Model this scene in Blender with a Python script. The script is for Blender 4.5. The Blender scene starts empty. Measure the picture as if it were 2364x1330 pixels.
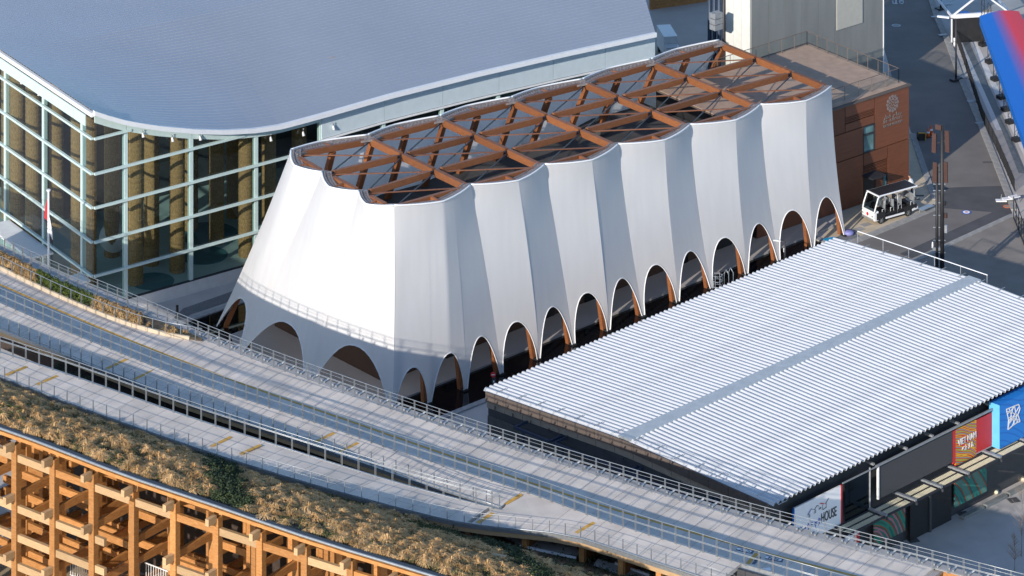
import bpy, math, random
from mathutils import Vector, Matrix
random.seed(7)
R = math.radians
scene = bpy.context.scene
COL = scene.collection

# ---------------------------------------------------------------- camera
F_PX, CX, YH = 10200.0, 1182.0, -3419.2      # survey of the photograph: focal length, axis, horizon (pixels)
HC, D0 = 138.96, 327.56                       # camera height and distance in metres
cam_d = bpy.data.cameras.new('camera')
cam = bpy.data.objects.new('camera', cam_d)
COL.objects.link(cam)
cam.location = (0, -D0, HC)
cam.rotation_euler = (R(90), 0, 0)
cam_d.sensor_width = 36
cam_d.lens = F_PX / 2364 * 36
cam_d.shift_y = -(665 - YH) / 2364
cam_d.clip_start, cam_d.clip_end = 1, 3000
scene.camera = cam

# ---------------------------------------------------------------- sun and sky
SUN_AZ, SUN_EL = 60.5, 20.0                   # heading of the light, height of the sun
world = bpy.data.worlds.new('World')
scene.world = world
world.use_nodes = True
wn = world.node_tree.nodes
sky = wn.new('ShaderNodeTexSky')
sky.sky_type = 'NISHITA'
sky.sun_disc = False
sky.sun_elevation = R(SUN_EL)
sky.sun_rotation = R(270 - SUN_AZ)
sky.air_density = 1.0
sky.dust_density = 0.3
sky.ozone_density = 3.2
wn['Background'].inputs['Strength'].default_value = 0.145
world.node_tree.links.new(sky.outputs[0], wn['Background'].inputs['Color'])
sun_d = bpy.data.lights.new('sun', 'SUN')
sun_d.energy = 3.6
sun_d.angle = R(0.5)
sun_d.color = (1.0, 0.915, 0.81)
sun = bpy.data.objects.new('sun', sun_d)
COL.objects.link(sun)
ld = Vector((math.cos(R(SUN_AZ)) * math.cos(R(SUN_EL)), math.sin(R(SUN_AZ)) * math.cos(R(SUN_EL)), -math.sin(R(SUN_EL))))
sun.rotation_euler = ld.to_track_quat('-Z', 'Y').to_euler()
sun.location = (-60, -90, 60)
scene.view_settings.view_transform = 'Standard'
scene.view_settings.look = 'None'
scene.view_settings.exposure = 0.58
scene.view_settings.gamma = 1
scene.view_settings.use_curve_mapping = False
scene.render.engine = 'CYCLES'
scene.cycles.max_bounces = 8
scene.cycles.transparent_max_bounces = 16
scene.cycles.use_denoising = True

# ---------------------------------------------------------------- helpers
def U(px, py, z=0.0):
    """point at height z that the survey sees at that place of the photograph"""
    Z = F_PX * (HC - z) / (py - YH)
    return Vector(((px - CX) * Z / F_PX, Z - D0, z))
def onplane(px, py, P, d):
    """same, on the vertical plane through P along d"""
    k = (px - CX) / F_PX
    s = (k * (P.y + D0) - P.x) / (d.x - k * d.y)
    q = P + d * s
    Z = q.y + D0
    return Vector((q.x, q.y, HC - (py - YH) * Z / F_PX))
def sline(px, P, d):
    k = (px - CX) / F_PX
    return (k * (P.y + D0) - P.x) / (d.x - k * d.y)
def dirv(a): return Vector((math.cos(R(a)), math.sin(R(a)), 0))
def lerp(a, b, t): return a + (b - a) * t
ZUP = Vector((0, 0, 1))

class MB:
    def __init__(s): s.v = []; s.f = []
    def add(s, vs, fs):
        o = len(s.v)
        s.v += [Vector(v) for v in vs]
        s.f += [tuple(i + o for i in f) for f in fs]
        return s
    def hexa(s, b):   # 8 points: 4 below, 4 above (same order)
        return s.add(b, [(3, 2, 1, 0), (4, 5, 6, 7), (0, 1, 5, 4), (1, 2, 6, 5), (2, 3, 7, 6), (3, 0, 4, 7)])
    def box(s, c, sx, sy, sz, yaw=0.0):   # c = centre of the bottom
        c = Vector(c); a = dirv(yaw) * sx / 2; b = dirv(yaw + 90) * sy / 2; u = ZUP * sz
        q = [c - a - b, c + a - b, c + a + b, c - a + b]
        return s.hexa(q + [p + u for p in q])
    def bar(s, p, q, w, h, up=ZUP):   # beam with its axis p-q, width w, height h
        p, q = Vector(p), Vector(q); d = (q - p).normalized()
        a = d.cross(up)
        a = a.normalized() if a.length > 1e-4 else Vector((1, 0, 0))
        b = a.cross(d).normalized()
        a = a * w / 2; b = b * h / 2
        v = [p - a - b, p + a - b, q + a - b, q - a - b, p - a + b, p + a + b, q + a + b, q - a + b]
        return s.hexa(v)
    def tube(s, pts, r, n=6, caps=True):
        pts = [Vector(p) for p in pts]; o = len(s.v); m = len(pts)
        for i, p in enumerate(pts):
            d = (pts[min(i + 1, m - 1)] - pts[max(i - 1, 0)]).normalized()
            a = d.cross(ZUP)
            a = a.normalized() if a.length > 1e-3 else Vector((1, 0, 0))
            b = a.cross(d)
            rr = r[i] if isinstance(r, (list, tuple)) else r
            s.v += [p + (a * math.cos(2 * math.pi * k / n) + b * math.sin(2 * math.pi * k / n)) * rr for k in range(n)]
        for i in range(m - 1):
            for k in range(n):
                s.f.append((o + i * n + k, o + i * n + (k + 1) % n, o + (i + 1) * n + (k + 1) % n, o + (i + 1) * n + k))
        if caps:
            s.f.append(tuple(o + k for k in range(n))[::-1])
            s.f.append(tuple(o + (m - 1) * n + k for k in range(n)))
        return s
    def ribbon(s, pts, w, h):   # rectangular bar along a polyline
        pts = [Vector(p) for p in pts]; o = len(s.v); m = len(pts)
        for i, p in enumerate(pts):
            d = (pts[min(i + 1, m - 1)] - pts[max(i - 1, 0)]).normalized()
            a = d.cross(ZUP).normalized() * w / 2; b = ZUP * h / 2
            s.v += [p - a - b, p + a - b, p + a + b, p - a + b]
        for i in range(m - 1):
            for k in range(4):
                s.f.append((o + i * 4 + k, o + i * 4 + (k + 1) % 4, o + i * 4 + 4 + (k + 1) % 4, o + i * 4 + 4 + k))
        s.f.append((o, o + 1, o + 2, o + 3)); e = o + (m - 1) * 4; s.f.append((e + 3, e + 2, e + 1, e))
        return s
    def prism(s, poly, z0, z1):
        poly = [Vector((p[0], p[1], 0)) for p in poly]
        if sum(a.x * b.y - b.x * a.y for a, b in zip(poly, poly[1:] + poly[:1])) < 0: poly = poly[::-1]
        n = len(poly)
        v = [p + ZUP * z0 for p in poly] + [p + ZUP * z1 for p in poly]
        f = [tuple(range(n))[::-1], tuple(range(n, 2 * n))]
        f += [(i, (i + 1) % n, n + (i + 1) % n, n + i) for i in range(n)]
        return s.add(v, f)
    def sheet(s, poly, z=None):
        poly = [Vector((p[0], p[1], p[2] if z is None else z)) for p in poly]
        if sum(a.x * b.y - b.x * a.y for a, b in zip(poly, poly[1:] + poly[:1])) < 0: poly = poly[::-1]
        return s.add(poly, [tuple(range(len(poly)))])
    def grid(s, rows):
        o = len(s.v); m = len(rows[0])
        for r in rows: s.v += [Vector(p) for p in r]
        for i in range(len(rows) - 1):
            for j in range(m - 1):
                s.f.append((o + i * m + j, o + i * m + j + 1, o + (i + 1) * m + j + 1, o + (i + 1) * m + j))
        return s
    def disc(s, c, r, n=20, h=0.0):
        c = Vector(c)
        pts = [c + Vector((math.cos(2 * math.pi * k / n) * r, math.sin(2 * math.pi * k / n) * r, 0)) for k in range(n)]
        if h: return s.prism(pts, c.z, c.z + h)
        return s.add(pts, [tuple(range(n))])
    def mesh(s, name, org=Vector((0, 0, 0))):
        me = bpy.data.meshes.new(name)
        me.from_pydata([tuple(v - org) for v in s.v], [], s.f)
        me.update()
        return me
    def build(s, name, m, parent=None, smooth=False, local=False, solid=0.0):
        org = Vector((0, 0, 0)) if (parent is None or local) else world_loc(parent)
        return link(name, s.mesh(name, org), m, parent, smooth, solid)
def world_loc(o):
    p = Vector(o.location)
    while o.parent: o = o.parent; p = p + Vector(o.location)
    return p
def link(name, me, m=None, parent=None, smooth=False, solid=0.0):
    o = bpy.data.objects.new(name, me)
    COL.objects.link(o)
    if m and not me.materials: me.materials.append(m)
    if parent: o.parent = parent
    if smooth and len(me.polygons):
        me.polygons.foreach_set('use_smooth', [True] * len(me.polygons))
    if solid:
        md = o.modifiers.new('thickness', 'SOLIDIFY'); md.thickness = solid; md.offset = 0
    return o
def tag(o, label=None, cat=None, group=None, kind=None):
    if label: o['label'] = label
    if cat: o['category'] = cat
    if group: o['group'] = group
    if kind: o['kind'] = kind
    return o
def thing(name, label, cat, loc=(0, 0, 0), yaw=0.0, group=None):
    o = bpy.data.objects.new(name, None)
    o.empty_display_size = 0.3
    COL.objects.link(o)
    o.location = loc
    o.rotation_euler = (0, 0, R(yaw))
    return tag(o, label, cat, group)
def struct(name, mb, m): return tag(mb.build(name, m), kind='structure')
def dup(o, parent=None, kids=None):
    kids = kids if kids is not None else {}
    if not kids:
        for q in bpy.data.objects:
            if q.parent: kids.setdefault(q.parent.name, []).append(q)
    c = o.copy(); COL.objects.link(c)
    if parent is not None: c.parent = parent
    for ch in kids.get(o.name, []): dup(ch, c, kids)
    return c
def inst(src, parent, loc, yaw=0.0):   # a copy of one part, sharing its mesh
    c = src.copy(); COL.objects.link(c)
    c.parent = parent
    c.location = Vector(loc); c.rotation_euler = (0, 0, R(yaw))
    return c

# ---------------------------------------------------------------- materials
def mat(name, col, rough=0.6, metal=0.0, var=0.12, scale=2.0, bump=0.0, bscale=20.0, stretch=None, spec=0.5, col2=None, orand=0.0):
    m = bpy.data.materials.new(name); m.use_nodes = True
    nt = m.node_tree; N, L = nt.nodes, nt.links
    b = N['Principled BSDF']
    b.inputs['Roughness'].default_value = rough
    b.inputs['Metallic'].default_value = metal
    b.inputs['Specular IOR Level'].default_value = spec
    tc = N.new('ShaderNodeTexCoord')
    mp = N.new('ShaderNodeMapping')
    L.new(tc.outputs['Object'], mp.inputs[0])
    if stretch: mp.inputs['Scale'].default_value = stretch
    if var or col2:
        n1 = N.new('ShaderNodeTexNoise'); n1.inputs['Scale'].default_value = scale; n1.inputs['Detail'].default_value = 6
        L.new(mp.outputs[0], n1.inputs['Vector'])
        r = N.new('ShaderNodeValToRGB')
        c2 = col2 if col2 else tuple(min(1, c * (1 + var)) for c in col)
        c1 = col if col2 else tuple(c * (1 - var) for c in col)
        r.color_ramp.elements[0].position, r.color_ramp.elements[1].position = 0.32, 0.68
        r.color_ramp.elements[0].color = (*c1, 1); r.color_ramp.elements[1].color = (*c2, 1)
        L.new(n1.outputs[0], r.inputs[0]); L.new(r.outputs[0], b.inputs['Base Color'])
        if orand:
            oi = N.new('ShaderNodeObjectInfo'); hs = N.new('ShaderNodeHueSaturation'); rr_ = N.new('ShaderNodeMapRange')
            rr_.inputs[3].default_value, rr_.inputs[4].default_value = 1 - orand, 1 + orand
            L.new(oi.outputs['Random'], rr_.inputs[0]); L.new(rr_.outputs[0], hs.inputs['Value']); L.new(r.outputs[0], hs.inputs['Color']); L.new(hs.outputs[0], b.inputs['Base Color'])
        # roughness follows the same wear
        mr = N.new('ShaderNodeMapRange'); mr.inputs[3].default_value = max(0, rough - 0.06); mr.inputs[4].default_value = min(1, rough + 0.06)
        L.new(n1.outputs[0], mr.inputs[0]); L.new(mr.outputs[0], b.inputs['Roughness'])
    else:
        b.inputs['Base Color'].default_value = (*col, 1)
    if bump:
        n2 = N.new('ShaderNodeTexNoise'); n2.inputs['Scale'].default_value = bscale; n2.inputs['Detail'].default_value = 5
        L.new(mp.outputs[0], n2.inputs['Vector'])
        bp = N.new('ShaderNodeBump'); bp.inputs['Strength'].default_value = bump; bp.inputs['Distance'].default_value = 0.05
        L.new(n2.outputs[0], bp.inputs['Height']); L.new(bp.outputs[0], b.inputs['Normal'])
    return m
def grain(name, c1, c2, sc=(0.6, 0.6, 6), rough=0.55):
    """timber: long streaks plus knots"""
    m = bpy.data.materials.new(name); m.use_nodes = True
    N, L = m.node_tree.nodes, m.node_tree.links
    b = N['Principled BSDF']; b.inputs['Roughness'].default_value = rough
    tc = N.new('ShaderNodeTexCoord'); mp = N.new('ShaderNodeMapping'); mp.inputs['Scale'].default_value = sc
    L.new(tc.outputs['Object'], mp.inputs[0])
    n = N.new('ShaderNodeTexNoise'); n.inputs['Scale'].default_value = 2.2; n.inputs['Detail'].default_value = 8; n.inputs['Roughness'].default_value = 0.65
    L.new(mp.outputs[0], n.inputs['Vector'])
    r = N.new('ShaderNodeValToRGB'); r.color_ramp.elements[0].color = (*c1, 1); r.color_ramp.elements[1].color = (*c2, 1)
    r.color_ramp.elements[0].position, r.color_ramp.elements[1].position = 0.3, 0.7
    oi = N.new('ShaderNodeObjectInfo'); hsv = N.new('ShaderNodeHueSaturation')
    mr = N.new('ShaderNodeMapRange'); mr.inputs[3].default_value, mr.inputs[4].default_value = 0.78, 1.18
    L.new(oi.outputs['Random'], mr.inputs[0]); L.new(mr.outputs[0], hsv.inputs['Value'])
    L.new(n.outputs[0], r.inputs[0]); L.new(r.outputs[0], hsv.inputs['Color']); L.new(hsv.outputs[0], b.inputs['Base Color'])
    bp = N.new('ShaderNodeBump'); bp.inputs['Strength'].default_value = 0.12; bp.inputs['Distance'].default_value = 0.02
    L.new(n.outputs[0], bp.inputs['Height']); L.new(bp.outputs[0], b.inputs['Normal'])
    return m
def glass(name, tint, refl=(0.9, 0.95, 1.0), boost=0.06):
    m = bpy.data.materials.new(name); m.use_nodes = True
    N, L = m.node_tree.nodes, m.node_tree.links
    N.remove(N['Principled BSDF'])
    t = N.new('ShaderNodeBsdfTransparent'); t.inputs[0].default_value = (*tint, 1)
    g = N.new('ShaderNodeBsdfGlossy'); g.inputs['Roughness'].default_value = 0.01; g.inputs[0].default_value = (*refl, 1)
    ge = N.new('ShaderNodeNewGeometry'); dt = N.new('ShaderNodeVectorMath'); dt.operation = 'DOT_PRODUCT'
    L.new(ge.outputs['Normal'], dt.inputs[0]); L.new(ge.outputs['Incoming'], dt.inputs[1])
    ab = N.new('ShaderNodeMath'); ab.operation = 'ABSOLUTE'; L.new(dt.outputs['Value'], ab.inputs[0])
    iv = N.new('ShaderNodeMath'); iv.operation = 'SUBTRACT'; iv.inputs[0].default_value = 1.0; L.new(ab.outputs[0], iv.inputs[1])
    fr = N.new('ShaderNodeMath'); fr.operation = 'POWER'; fr.inputs[1].default_value = 5.0; L.new(iv.outputs[0], fr.inputs[0])
    ad = N.new('ShaderNodeMath'); ad.operation = 'ADD'; ad.inputs[1].default_value = boost
    mx = N.new('ShaderNodeMixShader')
    L.new(fr.outputs[0], ad.inputs[0]); L.new(ad.outputs[0], mx.inputs[0]); L.new(t.outputs[0], mx.inputs[1]); L.new(g.outputs[0], mx.inputs[2])
    L.new(mx.outputs[0], N['Material Output'].inputs[0])
    return m
M = {}
M['asphalt'] = mat('asphalt', (0.165, 0.150, 0.138), 0.9, var=0.14, scale=0.35, bump=0.2, bscale=60)
M['asphalt_dark'] = mat('asphalt_dark', (0.075, 0.074, 0.078), 0.88, var=0.18, scale=0.6, bump=0.2, bscale=60)
M['plaza'] = mat('plaza', (0.46, 0.43, 0.41), 0.85, var=0.10, scale=0.5, bump=0.1, bscale=40)
M['tan_paving'] = mat('tan_paving', (0.52, 0.43, 0.31), 0.85, var=0.10, scale=1.2)
M['kerb'] = mat('kerb', (0.30, 0.29, 0.275), 0.8, var=0.15, scale=1.5)
M['stone'] = mat('stone', (0.34, 0.33, 0.33), 0.7, var=0.15, scale=3)
M['white_stone'] = mat('white_stone', (0.62, 0.61, 0.60), 0.6, var=0.06, scale=2)
M['gravel'] = mat('gravel', (0.17, 0.17, 0.175), 0.9, var=0.3, scale=14, bump=0.5, bscale=30)
M['membrane'] = mat('membrane', (0.87, 0.865, 0.86), 0.55, var=0.03, scale=1.3, bump=0.05, bscale=2.5, stretch=(1.6, 1.6, .16))
def translucent(m, amt):
    N, L = m.node_tree.nodes, m.node_tree.links; b = N['Principled BSDF']
    t = N.new('ShaderNodeBsdfTranslucent'); t.inputs[0].default_value = (.86, .85, .84, 1)
    mx = N.new('ShaderNodeMixShader'); mx.inputs[0].default_value = amt
    L.new(b.outputs[0], mx.inputs[1]); L.new(t.outputs[0], mx.inputs[2]); L.new(mx.outputs[0], N['Material Output'].inputs[0])
translucent(M['membrane'], .38)
M['hem'] = mat('hem', (0.84, 0.83, 0.82), 0.5, var=0.02)
M['cedar'] = grain('cedar', (0.18, 0.062, 0.022), (0.27, 0.10, 0.035), (1, 1, 5))
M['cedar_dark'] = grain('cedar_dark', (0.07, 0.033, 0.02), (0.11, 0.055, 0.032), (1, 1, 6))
M['glulam'] = grain('glulam', (0.33, 0.135, 0.036), (0.52, 0.25, 0.085), (1.2, 1.2, 5))
M['glulam_pale'] = grain('glulam_pale', (0.42, 0.26, 0.125), (0.53, 0.36, 0.20), (1.2, 1.2, 6))
M['facade_wood'] = grain('facade_wood', (0.115, 0.038, 0.018), (0.17, 0.060, 0.028), (0.35, 0.35, 7), 0.5)
M['rim'] = mat('rim', (0.22, 0.19, 0.18), 0.6, var=0.25, scale=4)
M['dark_steel'] = mat('dark_steel', (0.035, 0.037, 0.045), 0.5, 0.2, var=0.1)
M['shade_board'] = mat('shade_board', (.045, .030, .024), .8, var=.25)  # brown darkened to carry the shade of the voids under the decks
M['black'] = mat('black', (0.014, 0.014, 0.016), 0.55, var=0.2)
M['inner_roof'] = mat('inner_roof', (0.055, 0.053, 0.052), 0.75, var=0.3, scale=0.5)
M['galv'] = mat('galv', (0.42, 0.44, 0.45), 0.42, 0.7, var=0.08, scale=5)
M['galv_dull'] = mat('galv_dull', (0.36, 0.38, 0.40), 0.5, 0.5, var=0.12, scale=4)
M['deck'] = mat('deck', (0.60, 0.53, 0.465), 0.78, orand=.06, var=0.12, scale=0.7, bump=0.06, bscale=25)
M['deck_edge'] = mat('deck_edge', (0.33, 0.32, 0.315), 0.7, var=0.1, scale=2)
M['yellow'] = mat('yellow', (0.55, 0.30, 0.045), 0.7, var=0.15, scale=3)
M['zinc_roof'] = mat('zinc_roof', (0.385, 0.415, 0.465), 0.42, 0.42, var=0.035, scale=0.12)
M['white_metal'] = mat('white_metal', (0.70, 0.71, 0.72), 0.45, var=0.03)
M['teal_metal'] = mat('teal_metal', (0.50, 0.62, 0.60), 0.45, var=0.03)
M['pale_panel'] = mat('pale_panel', (0.55, 0.64, 0.68), 0.35, 0.1, var=0.03)
M['interior_floor'] = mat('interior_floor', (0.40, 0.52, 0.50), 0.5, var=0.06, scale=0.6)
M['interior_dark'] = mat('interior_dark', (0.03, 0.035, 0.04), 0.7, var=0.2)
M['roof_white'] = mat('roof_white', (0.56, 0.57, 0.58), 0.5, 0.15, orand=.014, var=0.05, scale=.8)
M['ridge_steel'] = mat('ridge_steel', (0.40, 0.44, 0.46), 0.6, 0.0, var=0.08)
M['charcoal'] = mat('charcoal', (0.05, 0.052, 0.058), 0.7, var=0.12, scale=1.5)
M['shade_wall'] = mat('shade_wall', (0.085, 0.08, 0.078), 0.8, var=0.2, scale=2.5)  # shaded part of the gable cladding, shade put into the colour
M['clad_tan'] = mat('clad_tan', (0.30, 0.25, 0.20), 0.75, var=0.08)
M['clad_brown'] = mat('clad_brown', (0.105, 0.082, 0.07), 0.75, var=0.08)
M['concrete'] = mat('concrete', (0.20, 0.21, 0.205), 0.85, var=0.14, scale=0.4, stretch=(1.5, 1.5, 0.25))
M['white'] = mat('white', (0.78, 0.78, 0.78), 0.35, var=0.03)
M['paper_white'] = mat('paper_white', (0.85, 0.85, 0.86), 0.5, var=0.02)
M['red'] = mat('red', (0.55, 0.025, 0.03), 0.5, var=0.06)
M['blue'] = mat('blue', (0.002, 0.13, 0.52), 0.5, var=0.06)
M['orange'] = mat('orange', (0.7, 0.12, 0.02), 0.5, var=0.06)
M['rubber'] = mat('rubber', (0.02, 0.02, 0.02), 0.8, var=0.2)
M['ink'] = mat('ink', (0.02, 0.022, 0.03), 0.6, var=0)
M['ink_blue'] = mat('ink_blue', (0.03, 0.09, 0.42), 0.6, var=0)
M['terrace'] = mat('terrace', (0.38, 0.265, 0.195), 0.75, var=0.10, scale=1.4, stretch=(1, 1, 1))
M['glass_clear'] = glass('glass_clear', (0.64, 0.73, 0.72), boost=.045)
M['glass_rail'] = glass('glass_rail', (0.86, 0.90, 0.90), boost=0.02)
M['glass_dark'] = glass('glass_dark', (0.30, 0.36, 0.38), boost=0.05)
M['soil'] = mat('soil', (0.07, 0.055, 0.04), 0.95, var=0.3, scale=2, bump=0.4, bscale=8)
def water(name):
    m = bpy.data.materials.new(name); m.use_nodes = True
    N, L = m.node_tree.nodes, m.node_tree.links; b = N['Principled BSDF']
    b.inputs['Base Color'].default_value = (0.004, 0.005, 0.007, 1); b.inputs['Roughness'].default_value = 0.03
    b.inputs['Specular IOR Level'].default_value = 0.35
    n = N.new('ShaderNodeTexNoise'); n.inputs['Scale'].default_value = 3; tc = N.new('ShaderNodeTexCoord')
    L.new(tc.outputs['Object'], n.inputs['Vector'])
    bp = N.new('ShaderNodeBump'); bp.inputs['Strength'].default_value = 0.03; bp.inputs['Distance'].default_value = 0.02
    L.new(n.outputs[0], bp.inputs['Height']); L.new(bp.outputs[0], b.inputs['Normal'])
    return m
M['water'] = water('pool_water')

# ================================================================ GROUND
g = MB().add([(-900, -300, 0), (900, -300, 0), (900, 1200, 0), (-900, 1200, 0)], [(0, 1, 2, 3)])
struct('ground', g, M['plaza'])
def flat(name, px, m, z=0.004):
    return struct(name, MB().sheet([U(x, y, z) for x, y in px]), m)
# road behind and beside the pavilions
flat('road', [(2142, -10), (2337, 493), (2176, 569), (2106, 600), (2040, 620), (1925, 575), (1972, 558), (2160, 478), (2150, 440), (2125, 370), (2105, 310), (2060, 180), (2035, 90), (2020, -10)], M['asphalt'])
flat('road_patch', [(2168, 434), (2311, 429), (2325, 466), (2337, 492), (2106, 596), (2077, 586), (2291, 490), (2172, 480)], M['asphalt_dark'], 0.008)
flat('forecourt', [(2337, 495), (2400, 520), (2440, 760), (2300, 760), (1960, 600), (2040, 620), (2106, 602), (2176, 572)], mat('forecourt', (0.22, 0.195, 0.17), 0.88, var=0.12, scale=0.5), 0.006)
flat('pavement', [(2090, 300), (2112, 310), (2165, 478), (1972, 558), (1925, 575), (1890, 575), (1900, 545), (1965, 470), (2080, 420)], M['tan_paving'], 0.010)
flat('gravel_strip', [(1931, 548), (1962, 527), (1990, 548), (1965, 561), (1945, 565)], M['gravel'], 0.014)
flat('side_plaza', [(2162, -10), (2205, 70), (2240, 150), (2271, 300), (2347, 468), (2420, 640), (2560, 640), (2560, -10)], mat('side_plaza', (0.42, 0.39, 0.36), 0.85, var=0.08, scale=0.6), 0.006)
flat('drain_channel', [(2217, 88), (2233, 88), (2330, 300), (2370, 400), (2352, 400), (2312, 300)], mat('drain_channel', (0.17, 0.185, 0.185), 0.7, var=0.15), 0.010)
flat('stone_band', [(2206, 88), (2217, 88), (2312, 300), (2300, 300)], M['white_stone'], 0.010)
flat('stone_band', [(2239, 92), (2252, 92), (2364, 330), (2364, 360)], M['white_stone'], 0.010)
def kerb_run(px, w, h, name='kerb', m='kerb', joint=1.2):
    """a row of kerb stones, each its own block with a joint"""
    pts = [U(x, y) for x, y in px]
    t = bpy.data.objects.new(name, None); COL.objects.link(t); t['kind'] = 'structure'
    t.location = pts[0]
    for a, b in zip(pts[:-1], pts[1:]):
        L_ = (b - a).length; n = max(1, int(L_ / joint)); d = (b - a).normalized()
        yaw = math.degrees(math.atan2(d.y, d.x))
        src = MB().box((0, 0, 0), L_ / n - 0.03, w, h, 0).mesh('kerb_stone')
        src.materials.append(M[m])
        for i in range(n):
            o = bpy.data.objects.new('kerb_stone', src); COL.objects.link(o); o.parent = t
            o.location = a + d * (L_ / n) * (i + .5) - pts[0]; o.rotation_euler = (0, 0, R(yaw))
kerb_run([(2147, -10), (2165, 45), (2190, 101), (2217, 178), (2257, 271), (2305, 390), (2342, 486)], 0.55, 0.12)
kerb_run([(2338, 497), (2260, 533), (2176, 572), (2106, 604), (2050, 626)], 0.5, 0.06)
kerb_run([(2160, 480), (2080, 514), (2010, 543), (1935, 573)], 0.75, 0.05)
kerb_run([(2106, 310), (2130, 380), (2158, 462)], 0.5, 0.08)

# reflecting pool round the tent and the paved rim of it
FEET = [(904, 968), (991, 934), (1075, 903), (1158.5, 866), (1243, 832), (1325, 798), (1405, 766), (1486, 732), (1564.6, 700), (1644, 669), (1723, 636), (1799, 605), (1876, 573), (1952, 545)]
FT = [U(x, y) for x, y in FEET]
END = [U(498, 755), U(540, 835), U(698, 922)]                      # feet of the sunlit short end
XD = (FT[13] - FT[1]).normalized(); YD = Vector((-XD.y, XD.x, 0))    # along and across the pavilion
pool_px = [FT[0] - YD * 2.4 - XD * 6, FT[12] - YD * 3.0 + XD * 1.6, FT[12] + YD * 22 + XD * 1.6, END[0] + YD * 2.6 - XD * 6.5, END[1] - XD * 6.0]
struct('pool_water', MB().sheet(pool_px, 0.02), M['water'])
t = bpy.data.objects.new('pool_rim', None); COL.objects.link(t); t['kind'] = 'structure'; t.location = pool_px[0]
for a, b in zip(pool_px, pool_px[1:] + pool_px[:1]):
    MB().bar(a + ZUP * 0.06, b + ZUP * 0.06, 0.5, 0.12).build('rim_stone', M['stone'], t)
flat('stone_bank', [(423, 712), (560, 664), (560, 690), (541, 692), (440, 726), (405, 748), (395, 740)], M['gravel'], 0.03)
# light plaza floor inside the tent
FARF = [END[0] + (f - FT[0]) for f in FT]                            # feet of the hidden long side
FARF[0] = END[0]
def PV(u, v):      # u = arch number along the pavilion, v = 0 near side .. 1 far side
    i = max(0, min(12, int(u))); t_ = u - i
    return lerp(lerp(FT[i], FT[i + 1], t_), lerp(FARF[i], FARF[i + 1], t_), v)
fl = [PV(u, .085) for u in range(0, 14)] + [PV(13, .9), PV(0.2, .9)]
fl[0] = PV(0, .085) - XD * 0.2
plaza_in = [PV(0, .085) - XD * 1.0, PV(13, .085) + XD * .6, PV(13, .93) + XD * .6, PV(0, .9) - XD * .2, END[1] + XD * .6, END[2] + XD * .2]
struct('pavilion_floor', MB().prism(plaza_in, 0.03, 0.16), mat('pavilion_floor', (0.40, 0.375, 0.36), 0.6, var=0.05, scale=0.6))

# ================================================================ WHITE TENT PAVILION
tent = thing('tent_pavilion', 'large white fabric tent pavilion with scalloped open top and arches along its foot', 'pavilion', FT[0])
ZT = [14.8 - 0.6 * j for j in range(7)]
TN = [U(x, y, z) for (x, y), z in zip([(910, 475), (1087, 427), (1257, 380), (1427, 333), (1593, 288), (1755, 242), (1919, 199)], ZT)]
TF = [U(x, y, z) for (x, y), z in zip([(672, 346), (848.7, 312), (1014.6, 268), (1180, 225), (1344.5, 183), (1503, 137), (1660, 93)], ZT)]
TE = [U(743, 398, 14.8), U(828, 442, 14.8)]
TC = sum((TN + TF), Vector()) / 14
def arc(a, b, bulge, n):
    """n+1 points of an outward lobe from a to b"""
    d = b - a; o = Vector((d.y, -d.x, 0)).normalized()
    if (lerp(a, b, .5) + o - TC).length < (lerp(a, b, .5) - o - TC).length: o = -o
    def pr(t_): return .42 * (1 - abs(2 * t_ - 1)) + .58 * 4 * t_ * (1 - t_)     # lobe with a crease in the middle
    return [a + d * (i / n) + (o * bulge - ZUP * .18) * pr(i / n) for i in range(n + 1)]
def facet(fa, fb, top, h, chord=None, leg=0.16, conc=0.22):
    """fabric between two feet: arch cut out below, lobe edge on top"""
    nt_ = len(top) - 1; n = 22; rows = []; base = lerp(fa, fb, .5); inw = (TC - base); inw.z = 0; inw.normalize()
    lw = leg / (fb - fa).length
    K = 13
    us = [(1 - math.cos(math.pi * i / n)) / 2 for i in range(n + 1)]
    cols = []
    for i, u in enumerate(us):
        t_ = u * nt_; k = min(nt_ - 1, int(t_)); T = lerp(top[k], top[k + 1], t_ - k)
        B = lerp(fa, fb, u)
        x = (u - .5) / (.5 - lw)
        w0 = 0.0 if abs(x) >= 1 else (h / T.z) * (1 - abs(x) ** 2.15) ** 0.72
        col = []
        for j in range(K + 1):
            w = w0 + (1 - w0) * (j / K)
            if chord:     # the crease stays deep down to the arches
                e_ = chord[1] - chord[0]; Tc = chord[0] + e_ * max(0, min(1, (T - chord[0]).dot(e_) / e_.length_squared))
                q = max(0, min(1, (Tc - chord[0]).length / e_.length)); tri = 1 - abs(2 * q - 1); pr_ = .42 * tri + .58 * 4 * q * (1 - q)
                sm = max(0, min(1, (w - .72) / .28)); sm = sm * sm * (3 - 2 * sm)
                col.append(lerp(B, Tc, w) + (T - Tc) * lerp(tri / pr_ if pr_ > 1e-4 else .633, 1.0, sm) * w ** .58 + inw * conc * 4 * w * (1 - w))
            else: col.append(lerp(B, T, w) + inw * conc * 4 * w * (1 - w))
        cols.append(col)
    return [[c[j] for c in cols] for j in range(K + 1)]
def put_facet(fa, fb, top, h, chord=None):
    g_ = facet(fa, fb, top, h, chord)
    o = MB().grid(g_).build('membrane_panel', M['membrane'], tent, smooth=True)
    MB().tube(g_[0], 0.045, 5).build('arch_hem', M['hem'], tent, smooth=True)
NS = 14
lobes_n = [arc(TN[j], TN[j + 1], 1.1, 24) for j in range(6)]
lobes_f = [arc(TF[j], TF[j + 1], .95, 24) for j in range(6)]
e0 = TF[0] + XD * 0.0
lobes_e = [arc(e0, TE[0], 1.0, 18), arc(TE[0], TE[1], 1.0, 18), arc(TE[1], TN[0], 1.0, 18)]
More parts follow.
